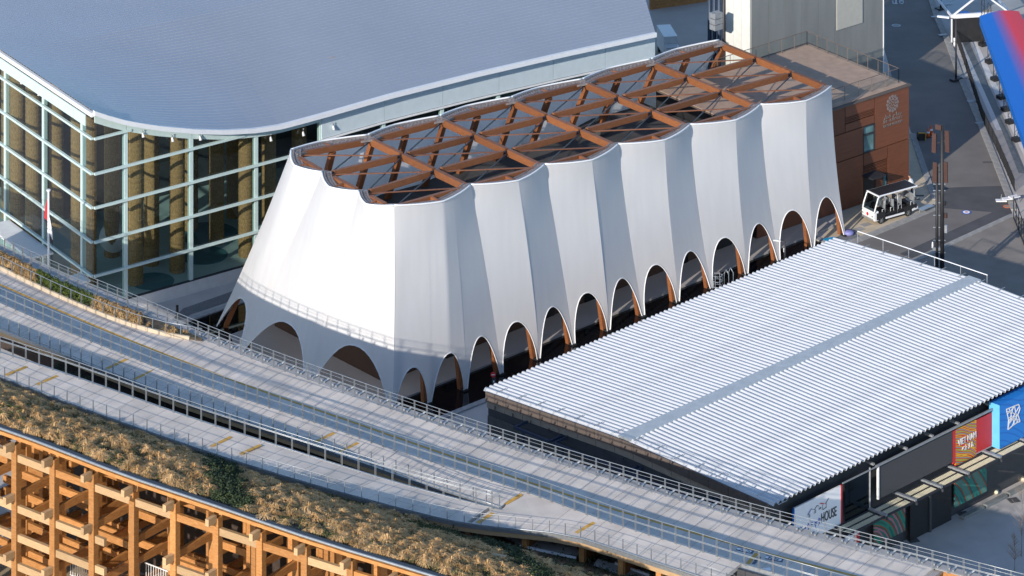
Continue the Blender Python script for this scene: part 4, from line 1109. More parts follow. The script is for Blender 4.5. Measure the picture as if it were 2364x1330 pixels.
# ---- planted roof
def nearest_d(p, pts):
    best = 1e9
    for a, b in zip(pts[:-1], pts[1:]):
        e = b - a; w = p - a; t_ = max(0, min(1, (w.x * e.x + w.y * e.y) / (e.x * e.x + e.y * e.y)))
        q = a + e * t_; best = min(best, math.hypot(p.x - q.x, p.y - q.y))
    return best
NL = 60
gl = frac(GE, NL)
def lawn_in(p):   # point on the inner edge of the planted slope, opposite an eave point
    n_ = Vector((121.5, 130.5, 0)) - p; n_.z = 0; n_.normalize()
    return n_
def lawn_pt(p, d):   # d metres in from the eave
    n_ = lawn_in(p)
    z = 20 - .05 - DROP(d)
    return Vector((p.x + n_.x * d, p.y + n_.y * d, z))
rows = [[lawn_pt(p, d) for p in gl] for d in (0, 1.5, 3, 5, 7.5, 10, 13, 16, 18.5, 20.5, 24)]
roof_o = MB().grid(rows).build('roof_deck', M['soil'], ring, smooth=True)
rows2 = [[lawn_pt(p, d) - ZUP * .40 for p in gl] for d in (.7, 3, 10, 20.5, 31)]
MB().grid(rows2).build('roof_soffit', M['cedar_dark'], ring, solid=.06)  # coloured dark to put the shade of the eave gap in
# eave: steel gutter, pale timber edge
MB().ribbon([p + ZUP * .02 for p in off(GE, -.05)], .30, .16).build('gutter', M['dark_steel'], ring)
MB().tube([p + ZUP * .02 - JD * 0 for p in off(GE, -.22)], .085, 8).build('gutter_lip', M['galv'], ring, smooth=True)
MB().ribbon([p - ZUP * .24 for p in off(GE, -.16)], .18, .20).build('eave_board', M['glulam'], ring)
# ---- timber lattice
RC = Vector((121.5, 130.5, 0))
a0_, a6_ = U(37.5, 1016, 19.4), U(603, 1217, 19.4)
r0 = ((a0_ - RC).length + (a6_ - RC).length) / 2
r0 = (Vector((a0_.x, a0_.y, 0)) - RC).length
ang0 = math.atan2(a0_.y - RC.y, a0_.x - RC.x); ang6 = math.atan2(a6_.y - RC.y, a6_.x - RC.x)
dA = (ang6 - ang0) / 6
r6 = (Vector((a6_.x, a6_.y, 0)) - RC).length
def lat(k, j, z):
    a = ang0 + dA * k; r_ = r0 + (r6 - r0) * k / 6 - 3.55 * j
    return Vector((RC.x + math.cos(a) * r_, RC.y + math.sin(a) * r_, z))
rnd = random.Random(11)
ROWS = 6
NC = range(-7, 13)
for j in range(ROWS):
    for k in NC:
        ztop = 19.45 - DROP(3.55 * j + .8) - .1
        if j == 0 and k == 3: ztop = 18.4
        if j >= 3 and (k + j) % 2: continue
        a = ang0 + dA * k
        b = MB().bar(lat(k, j, 0), lat(k, j, ztop), .43, .43, up=Vector((math.cos(a), math.sin(a), 0)))
        b.build('column', M['glulam'], ring)
T0 = (18.35, 15.2, 13.4, 11.6, 9.8, 8.0)
for j in range(ROWS):
    for k in list(NC)[:-1]:
        for n_, z in enumerate(T0):
            sh = DROP(3.55 * j) if n_ == 0 else 0
            if j == 0:
                if n_ in (1,) and k in (2, 3): continue
                if n_ in (2, 3, 4) and k >= 2 and k not in (6, 7, 8, 11): continue
                if n_ == 5 and k in (2, 3, 5): continue
            else:
                if z > T0[0] - DROP(3.55 * j) - .8 and n_: continue
                if rnd.random() < .7: continue
            e0_ = .0 if rnd.random() < .7 else -.9
            p, q = lat(k, j, z - sh), lat(k + 1, j, z - sh); d = (q - p).normalized()
            m = 'glulam_pale' if j == 0 and (n_ or rnd.random() < .4) else 'glulam'
            MB().bar(p + d * .232, q - d * .232, .24, .44).build('tangential_beam', M[m], ring)
            if j == 0 and n_ in (1, 2, 3) and k == 1: MB().bar(q + d * .232, q + d * 1.0, .24, .44).build('beam_end', M['glulam_pale'], ring)
            if j == 0 and n_ and k == 4: MB().bar(p - d * .232, p - d * .9, .24, .44).build('beam_end', M['glulam_pale'], ring)
for k in NC:
    for n_, z in enumerate((19.15, 15.95, 12.4, 8.8, 5.2)):
        for j in range(ROWS - 1):
            dr = DROP(3.55 * (j + 1))
            sh = DROP(3.55 * j) if n_ == 0 else 0
            sh2 = dr if n_ == 0 else 0
            if n_ and z > 18.0 - dr: continue
            if n_ and j and rnd.random() < .4: continue
            if n_ == 1 and k in (3, 5) and j == 0 and k == 5: continue
            p, q = lat(k, j, z - sh), lat(k, j + 1, z - sh2); d = (q - p).normalized()
            MB().bar(p + d * .232, q - d * .232, .24, .46).build('radial_beam', M['glulam'], ring)
        if not (n_ in (1, 2) and k in (2 + n_, 3)):
            p, q = lat(k, 0, z), lat(k, 1, z); d = (p - q); d.z = 0; d.normalize()
            s_ = Vector((-d.y, d.x, 0)) * 0
            MB().bar(p + d * .232, p + d * 1.0, .26, .42).build('beam_end', M['glulam_pale'], ring)
# plain walls added under the ring to block low sun, coloured as shade
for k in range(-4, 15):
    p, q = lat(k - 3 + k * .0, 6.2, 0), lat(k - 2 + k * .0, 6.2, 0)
    MB().bar(p + ZUP * 4.6, q + ZUP * 4.6, .3, 9.0).build('back_wall', M['shade_board'], ring)
struct('ring_floor', MB().sheet([lat(-6, 0, 0) - Vector((40, 30, 0)), lat(16, 0, 0) - Vector((10, 60, 0)), lat(16, 6, 0), lat(5, 6, 0), lat(-6, 6, 0)], 0.012), mat('ring_floor', (.36, .28, .17), .85, var=.1, scale=.4))
# mezzanine floors with white guard rails between the columns
for k, j, z in ((0, 1, 9.2), (1, 2, 6.2), (2, 1, 10.9), (3, 2, 9.5), (5, 1, 8.6), (6, 2, 9.0), (4, 1, 5.6), (8, 1, 9.4)):
    pl = [lat(k, j, z), lat(k + 1, j, z), lat(k + 1, j + 1, z), lat(k, j + 1, z)]
    MB().prism([(p.x, p.y) for p in pl], z - .12, z).build('mezzanine_floor', M['tan_paving'], ring)
    b = MB()
    p, q = lerp(pl[0], pl[3], .3), lerp(pl[1], pl[2], .3)
    b.bar(p + ZUP * 1.1, q + ZUP * 1.1, .06, .06); b.bar(p + ZUP * .2, q + ZUP * .2, .05, .05)
    for i in range(16): r_ = lerp(p, q, (i + .5) / 16); b.bar(r_ + ZUP * .2, r_ + ZUP * 1.1, .035, .035)
    b.build('guard_rail', M['white_metal'], ring)
# support posts and shear walls under the front walk
for x in (92, 183, 273, 370, 468, 564, 657, 750, 850, 950, 1077):
    y = interp(x, [p[0] for p in E4p], [p[1] for p in E4p]); p = U(x, y, zE4(x)) + JD * .15
    MB().bar(p - ZUP * .5, p - ZUP * 2.2, .28, .24, up=JD).build('walk_post', M['glulam'], ring)
    MB().bar(p - ZUP * .9 + JD * .3, p - ZUP * .9 + JD * 2.6, .2, .8).build('walk_rib', M['cedar_dark'], ring)
for x in (1208, 1340, 1430, 1518, 1598):
    y = interp(x, [p[0] for p in E4p], [p[1] for p in E4p]); p = U(x, y, zE4(x)) + JD * .25
    MB().bar(p - ZUP * .5, p - ZUP * 2.6, .36, .30, up=JD).build('walk_post', M['glulam'], ring)
    MB().bar(p - ZUP * 1.5 + JD * .3, p - ZUP * 1.5 + JD * 3.2, .22, 2.0).build('shear_wall', M['cedar'], ring)
for q in ([(1200, 1262), (1330, 1290)], [(1420, 1302), (1500, 1330)]):
    pts = p3(q, 13.2); MB().ribbon([p + ZUP * .05 for p in pts], .12, .12).build('path_kerb', M['white_stone'], ring)
for q in ([(1120, 1222), (1330, 1262), (1345, 1285), (1210, 1262)], [(1380, 1290), (1500, 1325), (1480, 1345), (1370, 1305)]):
    MB().sheet(p3(q, 13.15)).build('path_strip', M['kerb'], ring)
# step plates in the shrub rows on the slope
for (x0, y0) in ((442, 1062), (1150, 1284)):
    for k in range(4):
        c = U(x0 + 2 * k, y0 + 8 * k, 17.4 if x0 < 800 else 17.9) 
        MB().box(c, 1.0, .26, .08, -20).build('step_plate', M['glulam_pale'], ring)

# ---- grasses, shrubs (uncountable: one object each)
def leaf_mat(name, c1, c2, rough=.8):
    m = mat(name, c1, rough, var=0, col2=c2, scale=.9)
    b = m.node_tree.nodes['Principled BSDF']; b.inputs['Subsurface Weight'].default_value = 0.0
    return m
M['straw'] = leaf_mat('straw', (.50, .285, .105), (.76, .50, .24))
M['straw_b'] = leaf_mat('straw_b', (.33, .19, .07), (.56, .37, .165))
M['herb'] = leaf_mat('herb', (.04, .062, .014), (.12, .12, .04))
M['shrub'] = leaf_mat('shrub', (.018, .035, .014), (.05, .07, .022))
M['hedge'] = leaf_mat('hedge', (.04, .075, .012), (.13, .16, .02))
M['twig'] = mat('twig', (.22, .17, .14), .8, var=.2)
def tussock(b, c, r, h, n, rn, droop=1.0, w=.013):
    """a soft mop of thin arching blades"""
    lean = rn.uniform(0, 6.28); la = rn.uniform(.0, .4) * r; lx, ly = math.cos(lean) * la, math.sin(lean) * la
    for _ in range(n):
        a = rn.uniform(0, 6.28); q = r * math.sqrt(rn.uniform(.03, 1)); hh = h * rn.uniform(.6, 1.0) * (1.15 - .45 * q / r); tw = rn.uniform(-.35, .35)
        sx, sy = -math.sin(a) * w, math.cos(a) * w
        o = len(b.v)
        for f_, z_ in ((.10, 0), (.38, .85), (.78, 1.0 - .25 * droop)):
            aa = a + tw * f_; x = c.x + math.cos(aa) * q * f_ + lx * f_; y = c.y + math.sin(aa) * q * f_ + ly * f_; z = c.z + hh * z_
            b.v += [(x - sx, y - sy, z), (x + sx, y + sy, z)]
        aa = a + tw * 1.2
        b.v.append((c.x + math.cos(aa) * q * 1.2 + lx, c.y + math.sin(aa) * q * 1.2 + ly, c.z + hh * (1.0 - .85 * droop)))
        b.f += [(o, o + 1, o + 3, o + 2), (o + 2, o + 3, o + 5, o + 4), (o + 4, o + 5, o + 6)]
def leafball(b, c, r, n, rn, s=.05):
    for _ in range(n):
        u_, t_ = rn.uniform(-.3, 1), rn.uniform(0, 6.28); q = r * rn.uniform(.55, 1.05); k = math.sqrt(max(0, 1 - u_ * u_))
        p = Vector((c.x + math.cos(t_) * k * q, c.y + math.sin(t_) * k * q, c.z + u_ * q))
        d1 = Vector((rn.gauss(0, 1), rn.gauss(0, 1), rn.gauss(0, .6))).normalized() * s * rn.uniform(.6, 1.4)
        d2 = d1.cross(Vector((rn.gauss(0, 1), rn.gauss(0, 1), rn.gauss(0, 1)))).normalized() * s * .6
        o = len(b.v); b.v += [p - d1, p + d2, p + d1, p - d2]; b.f.append((o, o + 1, o + 2, o + 3))
class Raw:
    def __init__(s): s.v = []; s.f = []
    def build(s, name, m, kind='stuff'):
        me = bpy.data.meshes.new(name); me.from_pydata([tuple(v) for v in s.v], [], s.f); me.update(); me.materials.append(m)
        o = bpy.data.objects.new(name, me); COL.objects.link(o); o['kind'] = kind
        return o
rn = random.Random(5)
A_, B_, H_, S_ = Raw(), Raw(), Raw(), Raw()
def in_shrub(d, px):   # two dark bands of low shrubs run down the slope
    for c, k, w in ((535, 28, 46), (1330, 34.7, 42)):
        if abs(px - (c - k * d) + 8 * math.sin(d * 2.1)) < w: return True
    return False
NG = len(gl) - 1
for _ in range(9200):
    s = rn.uniform(.03, 1); d = rn.uniform(.45, 15.0)
    i = min(NG - 1, int(s * NG)); g0 = lerp(gl[i], gl[i + 1], s * NG - i)
    c = lawn_pt(g0, d)
    px = CX + g0.x * F_PX / (g0.y + D0)
    if px < -340: continue
    if in_shrub(d, px):
        leafball(S_, c + ZUP * .15, rn.uniform(.25, .5), 26, rn, .075); continue
    patch = math.sin(c.x * .55 + 1.3 * math.sin(c.y * .4)) + .8 * math.sin(c.y * .8 + c.x * .3)
    edge = d > 10.5
    q = rn.random()
    if q < (.30 if patch > -.2 else .66) + (.35 if edge else 0):
        leafball(H_, c + ZUP * .08, rn.uniform(.15, .34), 16, rn, .06)
    elif q < .97:
        rr = rn.uniform(.24, .70)
        tussock(A_ if rn.random() < .62 else B_, c, rr, rr * rn.uniform(.7, 1.1), 70 if d < 10 else 44, rn, rn.uniform(.6, 1.05), .013)
for o_, nm, m in ((A_, 'dry_grass', 'straw'), (B_, 'dry_grass', 'straw_b'), (H_, 'green_herbs', 'herb'), (S_, 'low_shrubs', 'shrub')): o_.build(nm, M[m])
# a green corner of the slope at the far left and shade planting behind the front ramp
K_ = Raw()
for _ in range(900):
    s = rn.uniform(0, 1); d = rn.uniform(13, 21)
    i = min(NG - 1, int(s * NG)); c = lawn_pt(lerp(gl[i], gl[i + 1], s * NG - i), d)
    leafball(K_, c + ZUP * .1, rn.uniform(.2, .45), 18, rn, .08)
K_.build('shade_planting', M['shrub'])
L_ = Raw()
for _ in range(60):
    c = lawn_pt(lerp(gl[16], gl[18], rn.random()), rn.uniform(.5, 3.5)); leafball(L_, c + ZUP * .15, rn.uniform(.2, .4), 30, rn, .07)
L_.build('green_clump', M['hedge'])
# planter strip
P1, P2, P3 = Raw(), Raw(), Raw()
pl_f = frac(PL, 80); pb_f = frac(PB, 80)
for _ in range(1500):
    s = rn.uniform(0.25, 1); i = min(79, int(s * 80)); w = rn.uniform(.12, .92)
    c = lerp(lerp(pl_f[i], pl_f[i + 1], s * 80 - i), lerp(pb_f[i], pb_f[i + 1], s * 80 - i), w) + ZUP * .15
    px = CX + c.x * F_PX / (c.y + D0)
    if px < 84 or 215 < px < 325:
        rr = rn.uniform(.2, .36); tussock(P1, c, rr, rr * 1.3, 34, rn, .8, .016)
    elif px < 225:
        leafball(P2, c + ZUP * .12, rn.uniform(.18, .3), 26, rn, .05)
    elif px < 460 and rn.random() < .4:
        if rn.random() < .25: rr = .25; tussock(P1, c, rr, .3, 24, rn, .8, .014)
        else: leafball(P3, c, rn.uniform(.1, .2), 14, rn, .04)
P1.build('planter_grass', M['straw_b']); P2.build('planter_hedge', M['hedge']); P3.build('planter_groundcover', M['shrub'])

# ================================================================ SMALL THINGS
def yaw_of(d): return math.degrees(math.atan2(d.y, d.x))
# ---- open electric shuttle by the annex (front towards the viewer on the left)
sf, sr = U(2032, 516), U(2088.5, 500)         # near-side wheels on the ground
SY = yaw_of(sr - sf)
WB = (sr - sf).length
sh = thing('electric_shuttle', 'open white electric shuttle cart with black roof parked by the timber wall', 'shuttle cart', sf + dirv(SY + 90) * .62, SY)
def sb_(name, m, mb, **k): return mb.build(name, M[m], sh, local=True, **k)
XW0, XW1 = 0.0, WB
x0, x1 = -.75, WB + .95
b = MB(); b.box(((x0 + x1) / 2, 0, .30), x1 - x0 - .5, 1.36, .12); sb_('chassis', 'black', b)
b = MB(); b.box(((x0 + x1) / 2 + .2, 0, .42), x1 - x0 - 1.0, 1.30, .16); sb_('floor', 'dark_steel', b)
# nose: rounded white shell with raked screen
prof = [(x0 + .14, .28), (x0, .55), (x0 + .02, .82), (x0 + .12, .95), (x0 + .52, 1.0), (x0 + .52, .28)]
n = MB(); W2 = .70
for sgn in (-1, 1): n.v += [Vector((a, sgn * W2, z)) for a, z in prof]
k = len(prof); n.f += [tuple(range(k))[::-1], tuple(range(k, 2 * k))] + [(i, (i + 1) % k, k + (i + 1) % k, k + i) for i in range(k)]
nose = sb_('nose', 'white', n)
nm = nose.modifiers.new('round', 'BEVEL'); nm.width = .06; nm.segments = 2
for sgn in (-1, 1):
    b = MB(); b.bar((x0 - .01, sgn * .55, .66), (x0 + .05, sgn * .55, .67), .16, .10); sb_('headlight', 'galv', b)
b = MB(); b.disc((0, 0, 0), .13, 16); em = b.mesh('roundel'); em.materials.append(M['red']); o = bpy.data.objects.new('roundel', em); COL.objects.link(o); o.parent = sh; o.location = (x0 - .012, 0, .72); o.rotation_euler = (0, R(-90), 0)
b = MB(); b.bar((x0 - .02, -.6, .42), (x0 - .02, .6, .42), .04, .10); sb_('bumper', 'galv_dull', b)
RT = 2.02
b = MB(); b.add([(x0 + .14, -.62, .98), (x0 + .14, .62, .98), (x0 + .50, .62, RT - .12), (x0 + .50, -.62, RT - .12)], [(0, 1, 2, 3)]); sb_('windscreen', 'glass_dark', b)
for sgn in (-1, 1):
    b = MB(); b.tube([(x0 + .08, sgn * .67, .9), (x0 + .22, sgn * .69, 1.35), (x0 + .48, sgn * .67, RT - .05), (x0 + .75, sgn * .67, RT)], .055, 8); sb_('front_pillar', 'white', b, smooth=True)
b = MB(); b.tube([(x0 + .3, .2, 1.0), (x0 + .3, -.35, 1.22)], .018, 5); sb_('wiper', 'black', b)
b = MB(); b.box(((x0 + .48 + x1 - .05) / 2, 0, RT), x1 - x0 - .53, 1.46, .10); rf = sb_('roof_frame', 'white', b)
rm = rf.modifiers.new('round', 'BEVEL'); rm.width = .04; rm.segments = 2
for i in range(9):
    L_ = (x1 - x0 - .73) / 9
    b = MB(); b.box((x0 + .58 + L_ * (i + .5), 0, RT + .085), L_ - .02, 1.28, .035); sb_('roof_panel', 'black', b)
for xx in (x0 + 1.15, WB * .62, WB + .62):
    for sgn in (-1, 1):
        b = MB(); b.tube([(xx, sgn * .64, .5), (xx, sgn * .64, RT)], .028, 6); sb_('roof_post', 'galv', b, smooth=True)
def seat(xx, back=1):
    b = MB(); b.box((xx, 0, .55), .42, 1.18, .22); sb_('seat', 'black', b)
    for yy in (-.3, .3):
        b = MB(); b.box((xx + back * .2, yy, .95), .10, .50, .55); q = sb_('seat_back', 'galv_dull', b); qq = q.modifiers.new('round', 'BEVEL'); qq.width = .04; qq.segments = 2
    for yy in (-.62, .62):
        b = MB(); b.tube([(xx - .16, yy, .72), (xx - .16, yy, 1.0), (xx + .14, yy, 1.0), (xx + .14, yy, .72)], .022, 6); sb_('arm_rest', 'white', b, smooth=True)
for xx in (x0 + 1.05, x0 + 1.85, x0 + 2.6): seat(xx)
seat(WB + .45, 1)
b = MB(); b.tube([(x0 + .55, .3, 1.0), (x0 + .75, .3, 1.15)], .03, 6); sb_('steering_column', 'black', b)
b = MB(); b.disc((0, 0, 0), .2, 14, .03); q = b.mesh('steering_wheel'); q.materials.append(M['black']); o = bpy.data.objects.new('steering_wheel', q); COL.objects.link(o); o.parent = sh; o.location = (x0 + .76, .3, 1.16); o.rotation_euler = (0, R(-50), 0)
for sgn in (-1, 1):
    b = MB(); b.bar((XW0 + .42, sgn * .68, .36), (XW1 - .38, sgn * .68, .36), .10, .12); sb_('sill', 'white', b)
    b = MB(); b.bar((XW1 + .38, sgn * .66, .40), (x1 - .02, sgn * .62, .46), .10, .16); sb_('rear_sill', 'white', b)
    b = MB(); b.bar((x0 + .3, sgn * .70, .62), (XW0 + .36, sgn * .70, .62), .05, .5); sb_('side_panel', 'black', b)
    b = MB(); b.bar((XW1 - .40, sgn * .69, .60), (x1 - .1, sgn * .66, .62), .05, .30); sb_('side_panel', 'black', b)
b = MB(); b.bar((XW0 + .35, 0, .55), (XW1 - .3, 0, .55), 1.3, .26); sb_('side_panel', 'black', b)
b = MB(); b.bar((x1 - .03, -.66, .46), (x1 - .03, .66, .46), .10, .16); sb_('rear_bumper', 'white', b)
b = MB(); b.tube([(x1 - .15, -.5, .55), (x1 - .02, -.5, 1.2), (x1 - .25, -.5, 1.35)], .03, 6); sb_('rear_grip', 'white', b, smooth=True)
for xx in (XW0, XW1):
    for sgn in (-1, 1):
        wv = MB()
        ring_ = [(.12, .26), (.12, .0)]
        for r_in, r_out, w, nm_, mm in ((0, .27, .17, 'wheel', 'rubber'),):
            c = []
            for s2 in (-1, 1):
                c += [Vector((xx + math.cos(2 * math.pi * i / 18) * r_out, sgn * .62 + s2 * w / 2, .27 + math.sin(2 * math.pi * i / 18) * r_out)) for i in range(18)]
            wv.add(c, [tuple(range(18)), tuple(range(18, 36))[::-1]] + [(i, 18 + i, 18 + (i + 1) % 18, (i + 1) % 18) for i in range(18)])
        wo = sb_('wheel', 'rubber', wv)
        rmB = MB()
        for i in range(6):
            a = 2 * math.pi * i / 6
            rmB.bar((xx, sgn * .715, .27), (xx + math.cos(a) * .17, sgn * .715, .27 + math.sin(a) * .17), .03, .05, up=Vector((0, 1, 0)))
        rmB.build('rim', M['galv'], wo, local=True)

sh.scale = (1.1, 1.1, 1.1)
# ---- person in white top crouching behind the shuttle
pp = U(2107, 452)
per = thing('person', 'person with white top and dark trousers bending behind the white shuttle', 'person', pp)
def skin_body(name, m, verts, edges, radii, parent, sub=2):
    me = bpy.data.meshes.new(name); me.from_pydata([tuple(v) for v in verts], edges, []); me.update(); me.materials.append(m)
    o = bpy.data.objects.new(name, me); COL.objects.link(o); o.parent = parent
    md = o.modifiers.new('skin', 'SKIN')
    for i, r_ in enumerate(radii): me.skin_vertices[0].data[i].radius = (r_, r_)
    me.skin_vertices[0].data[0].use_root = True
    o.modifiers.new('sub', 'SUBSURF').levels = sub; o.modifiers['sub'].render_levels = sub
    return o
M['skin'] = mat('skin', (.42, .24, .16), .6, var=.05); M['hair'] = mat('hair', (.05, .03, .02), .6, var=.2)
body_m = bpy.data.materials.new('clothed_body'); body_m.use_nodes = True
Nn, Ll = body_m.node_tree.nodes, body_m.node_tree.links
tc_ = Nn.new('ShaderNodeTexCoord'); sx_ = Nn.new('ShaderNodeSeparateXYZ'); Ll.new(tc_.outputs['Object'], sx_.inputs[0])
rp_ = Nn.new('ShaderNodeValToRGB'); rp_.color_ramp.interpolation = 'CONSTANT'
rp_.color_ramp.elements[0].color = (.02, .02, .025, 1); rp_.color_ramp.elements[1].color = (.75, .75, .74, 1); rp_.color_ramp.elements[1].position = .42
e_ = rp_.color_ramp.elements.new(.735); e_.color = (.42, .24, .16, 1)
mr_ = Nn.new('ShaderNodeMapRange'); mr_.inputs[2].default_value = 1.9; Ll.new(sx_.outputs[2], mr_.inputs[0]); Ll.new(mr_.outputs[0], rp_.inputs[0]); Ll.new(rp_.outputs[0], Nn['Principled BSDF'].inputs['Base Color'])
V = [(0, 0, .86), (.04, 0, 1.08), (.16, 0, 1.30), (.24, 0, 1.42), (.31, 0, 1.56), (.33, 0, 1.64),
     (-.0, .10, .80), (.06, .11, .45), (-.06, .11, .08), (.08, .12, .04), (0, -.10, .80), (.16, -.11, .46), (.02, -.11, .08), (.16, -.12, .04),
     (.18, .19, 1.30), (.30, .24, 1.05), (.48, .20, .92), (.56, .18, .90), (.18, -.19, 1.30), (.30, -.24, 1.05), (.48, -.20, .92), (.56, -.18, .90)]
Ed = [(0, 1), (1, 2), (2, 3), (3, 4), (4, 5), (0, 6), (6, 7), (7, 8), (8, 9), (0, 10), (10, 11), (11, 12), (12, 13), (2, 14), (14, 15), (15, 16), (16, 17), (2, 18), (18, 19), (19, 20), (20, 21)]
Rr = [.15, .14, .16, .06, .095, .07, .10, .075, .05, .045, .10, .075, .05, .045, .065, .05, .038, .03, .065, .05, .038, .03]
skin_body('body', body_m, V, Ed, Rr, per, 1)
hb = MB(); hb.grid([[Vector((.33 + math.cos(a) * .105 * math.cos(t_), math.sin(a) * .10 * math.cos(t_), 1.60 + .12 * math.sin(t_))) for a in [2 * math.pi * i / 12 for i in range(13)]] for t_ in (0.05, .5, 1.0, 1.5)])
hb.build('hair', M['hair'], per, local=True, smooth=True)
per.rotation_euler = (0, 0, R(150))

# ---- antenna mast: two black poles with brown panel antennas
mb_ = U(2166, 690)
mast = thing('antenna_mast', 'tall black twin-pole mast with brown panel antennas beside the low hall', 'mast', mb_)
ppx = F_PX / (mb_.y + D0)
rt = Vector((1, 0, 0))
poleL, poleR = mb_ + rt * (-3 / ppx), mb_ + rt * (9 / ppx)
zt = lambda y: (690 - y) / ppx
MB().tube([poleL, poleL + ZUP * zt(385)], [.13, .11], 10).build('pole', M['black'], mast, smooth=True)
MB().tube([poleR, poleR + ZUP * zt(288)], [.19, .13], 10).build('pole', M['black'], mast, smooth=True)
for y in (425, 440, 468, 497, 525, 555, 583, 611, 641):
    z = zt(y); MB().bar(poleL + ZUP * z - rt * .3, poleR + ZUP * z + rt * .25, .07, .06).build('step_bracket', M['galv_dull'], mast)
M['antenna'] = mat('antenna', (.06, .026, .02), .55, var=.1)
for x, y0, y1, dx in ((2158, 307, 351, -.1), (2189, 301, 350, .12), (2160, 374, 420, -.08), (2185, 373, 420, .1), (2168, 287, 298, .0)):
    c = mb_ + rt * ((x - 2166) / ppx)
    p, q = c + ZUP * zt(y1) - JD * .12, c + ZUP * zt(y0) - JD * .12 + rt * dx * -.3
    MB().bar(p, q, .36 if y1 - y0 > 20 else .5, .14, up=JD).build('panel_antenna', M['antenna'], mast)
    m_ = lerp(p, q, .5); MB().bar(m_, Vector((poleR.x, poleR.y, m_.z)), .07, .07).build('antenna_arm', M['dark_steel'], mast)
for x, y0, y1, m in ((2180, 464, 474, 'black'), (2183, 492, 503, 'antenna'), (2184, 520, 537, 'galv_dull')):
    c = mb_ + rt * ((x - 2166) / ppx); MB().bar(c + ZUP * zt(y1), c + ZUP * zt(y0), .24, .2, up=JD).build('radio_box', M[m], mast)
c = mb_ + rt * (-13 / ppx) + ZUP * zt(575)
MB().bar(c - rt * .0, c + rt * .9, .12, .22).build('lamp_arm', M['galv'], mast); MB().tube([c + ZUP * .1, c + ZUP * .55], [.09, .05], 8).build('beacon', M['white'], mast, smooth=True)

# ---- street lamps
def lamp(px, py, ytop, arm, label, w=1.0):
    base = U(px, py); k = F_PX / (base.y + D0); h = (py - ytop) / k
    t_ = thing('street_lamp', label, 'street lamp', base, group='dark street lamps')
    MB().tube([base, base + ZUP * h], [.10, .06], 8).build('pole', M['dark_steel'], t_, smooth=True)
    MB().box(base, 1.1, .55, .22, 40).build('foot_block', M['dark_steel'], t_)
    MB().tube([base + ZUP * (h - .05), base + ZUP * h + arm * 1.0], .04, 6).build('arm', M['dark_steel'], t_)
    MB().bar(base + ZUP * (h + .02) + arm * .6, base + ZUP * (h + .02) + arm * 1.7, .26 * w, .12 * w).build('lamp_head', M['white'], t_)
    for z in (.55, .62): MB().tube([base + ZUP * h * z + arm * .14, base + ZUP * (h * z + .35 * w) + arm * .14], .09 * w, 6).build('camera', M['white'], t_, smooth=True)
lamp(2207, 186, 43, dirv(160), 'dark street lamp standing by the fence left of the red and blue canopy')
lamp(1812, 612, 558, dirv(165) * .55, 'small dark street lamp between the tent foot and folded roof', .55)
lamp(2172, 22, -60, dirv(160), 'street lamp base by the clear marquee at the top edge')
# ---- marquee with clear roof behind the canopy
mq = thing('clear_marquee', 'marquee with clear plastic roof, white edge and dark front at the top right', 'marquee', U(2196, 100))
mk = U(2197, 100); md_ = dirv(10); me_ = dirv(100)
k_ = F_PX / (mk.y + D0); H_m = (100 - 38) / k_
w_m = 139 / k_
cpt = lambda a, d, z: mk + md_ * a + me_ * d + ZUP * z
MB().hexa([cpt(0, 0, 0), cpt(w_m, 0, 0), cpt(w_m, .2, 0), cpt(0, .2, 0), cpt(0, 0, H_m - .2), cpt(w_m, 0, H_m - .2), cpt(w_m, .2, H_m - .2), cpt(0, .2, H_m - .2)]).build('front_sheet', M['black'], mq)
for a in (0, w_m): MB().bar(cpt(a, 0, 0), cpt(a, 0, H_m), .12, .12, up=me_).build('post', M['white_metal'], mq)
MB().bar(cpt(-.1, 0, H_m), cpt(w_m + .1, 0, H_m), .25, .35).build('eave_beam', M['white_metal'], mq)
pk = cpt(w_m * .52, 0, H_m + 2.0)
for a in (0, w_m): MB().bar(cpt(a, 0, H_m), pk, .12, .14).build('gable_beam', M['white_metal'], mq); MB().bar(cpt(a, 0, H_m), cpt(a, 10, H_m), .14, .2).build('side_beam', M['white_metal'], mq)
MB().bar(pk, pk + me_ * 10, .12, .14).build('ridge_beam', M['white_metal'], mq)
for a in (0, w_m):
    for i in range(4):
        MB().add([cpt(a, i * 2.5 + .05, H_m), cpt(a, i * 2.5 + 2.4, H_m), pk + me_ * (i * 2.5 + 2.4), pk + me_ * (i * 2.5 + .05)], [(0, 1, 2, 3)]).build('roof_film', glass('film', (.72, .78, .82), boost=.10), mq)
for k in range(5):
    tag(MB().box(cpt(1.0 + k * 1.1, 2.0 + (k % 2), 0), .9, .9, H_m - .6 - .2 * (k % 2), 20 * k).build('storage_crate', M['blue'] if k % 3 else M['clad_tan']), ['tall blue crate at the left inside the clear marquee', 'brown crate beside blue crates inside the clear marquee', 'blue crate in the middle under the clear roof', 'second blue crate right of middle under clear roof', 'brown crate farthest right inside the clear marquee'][k] if False else ['brown crate at far left under the clear roof', 'blue crate second from left under the clear roof', 'blue crate in the middle under the clear roof', 'brown crate second from right under the clear roof', 'blue crate at far right under the clear roof'][k], 'crate', 'crates under the clear marquee')
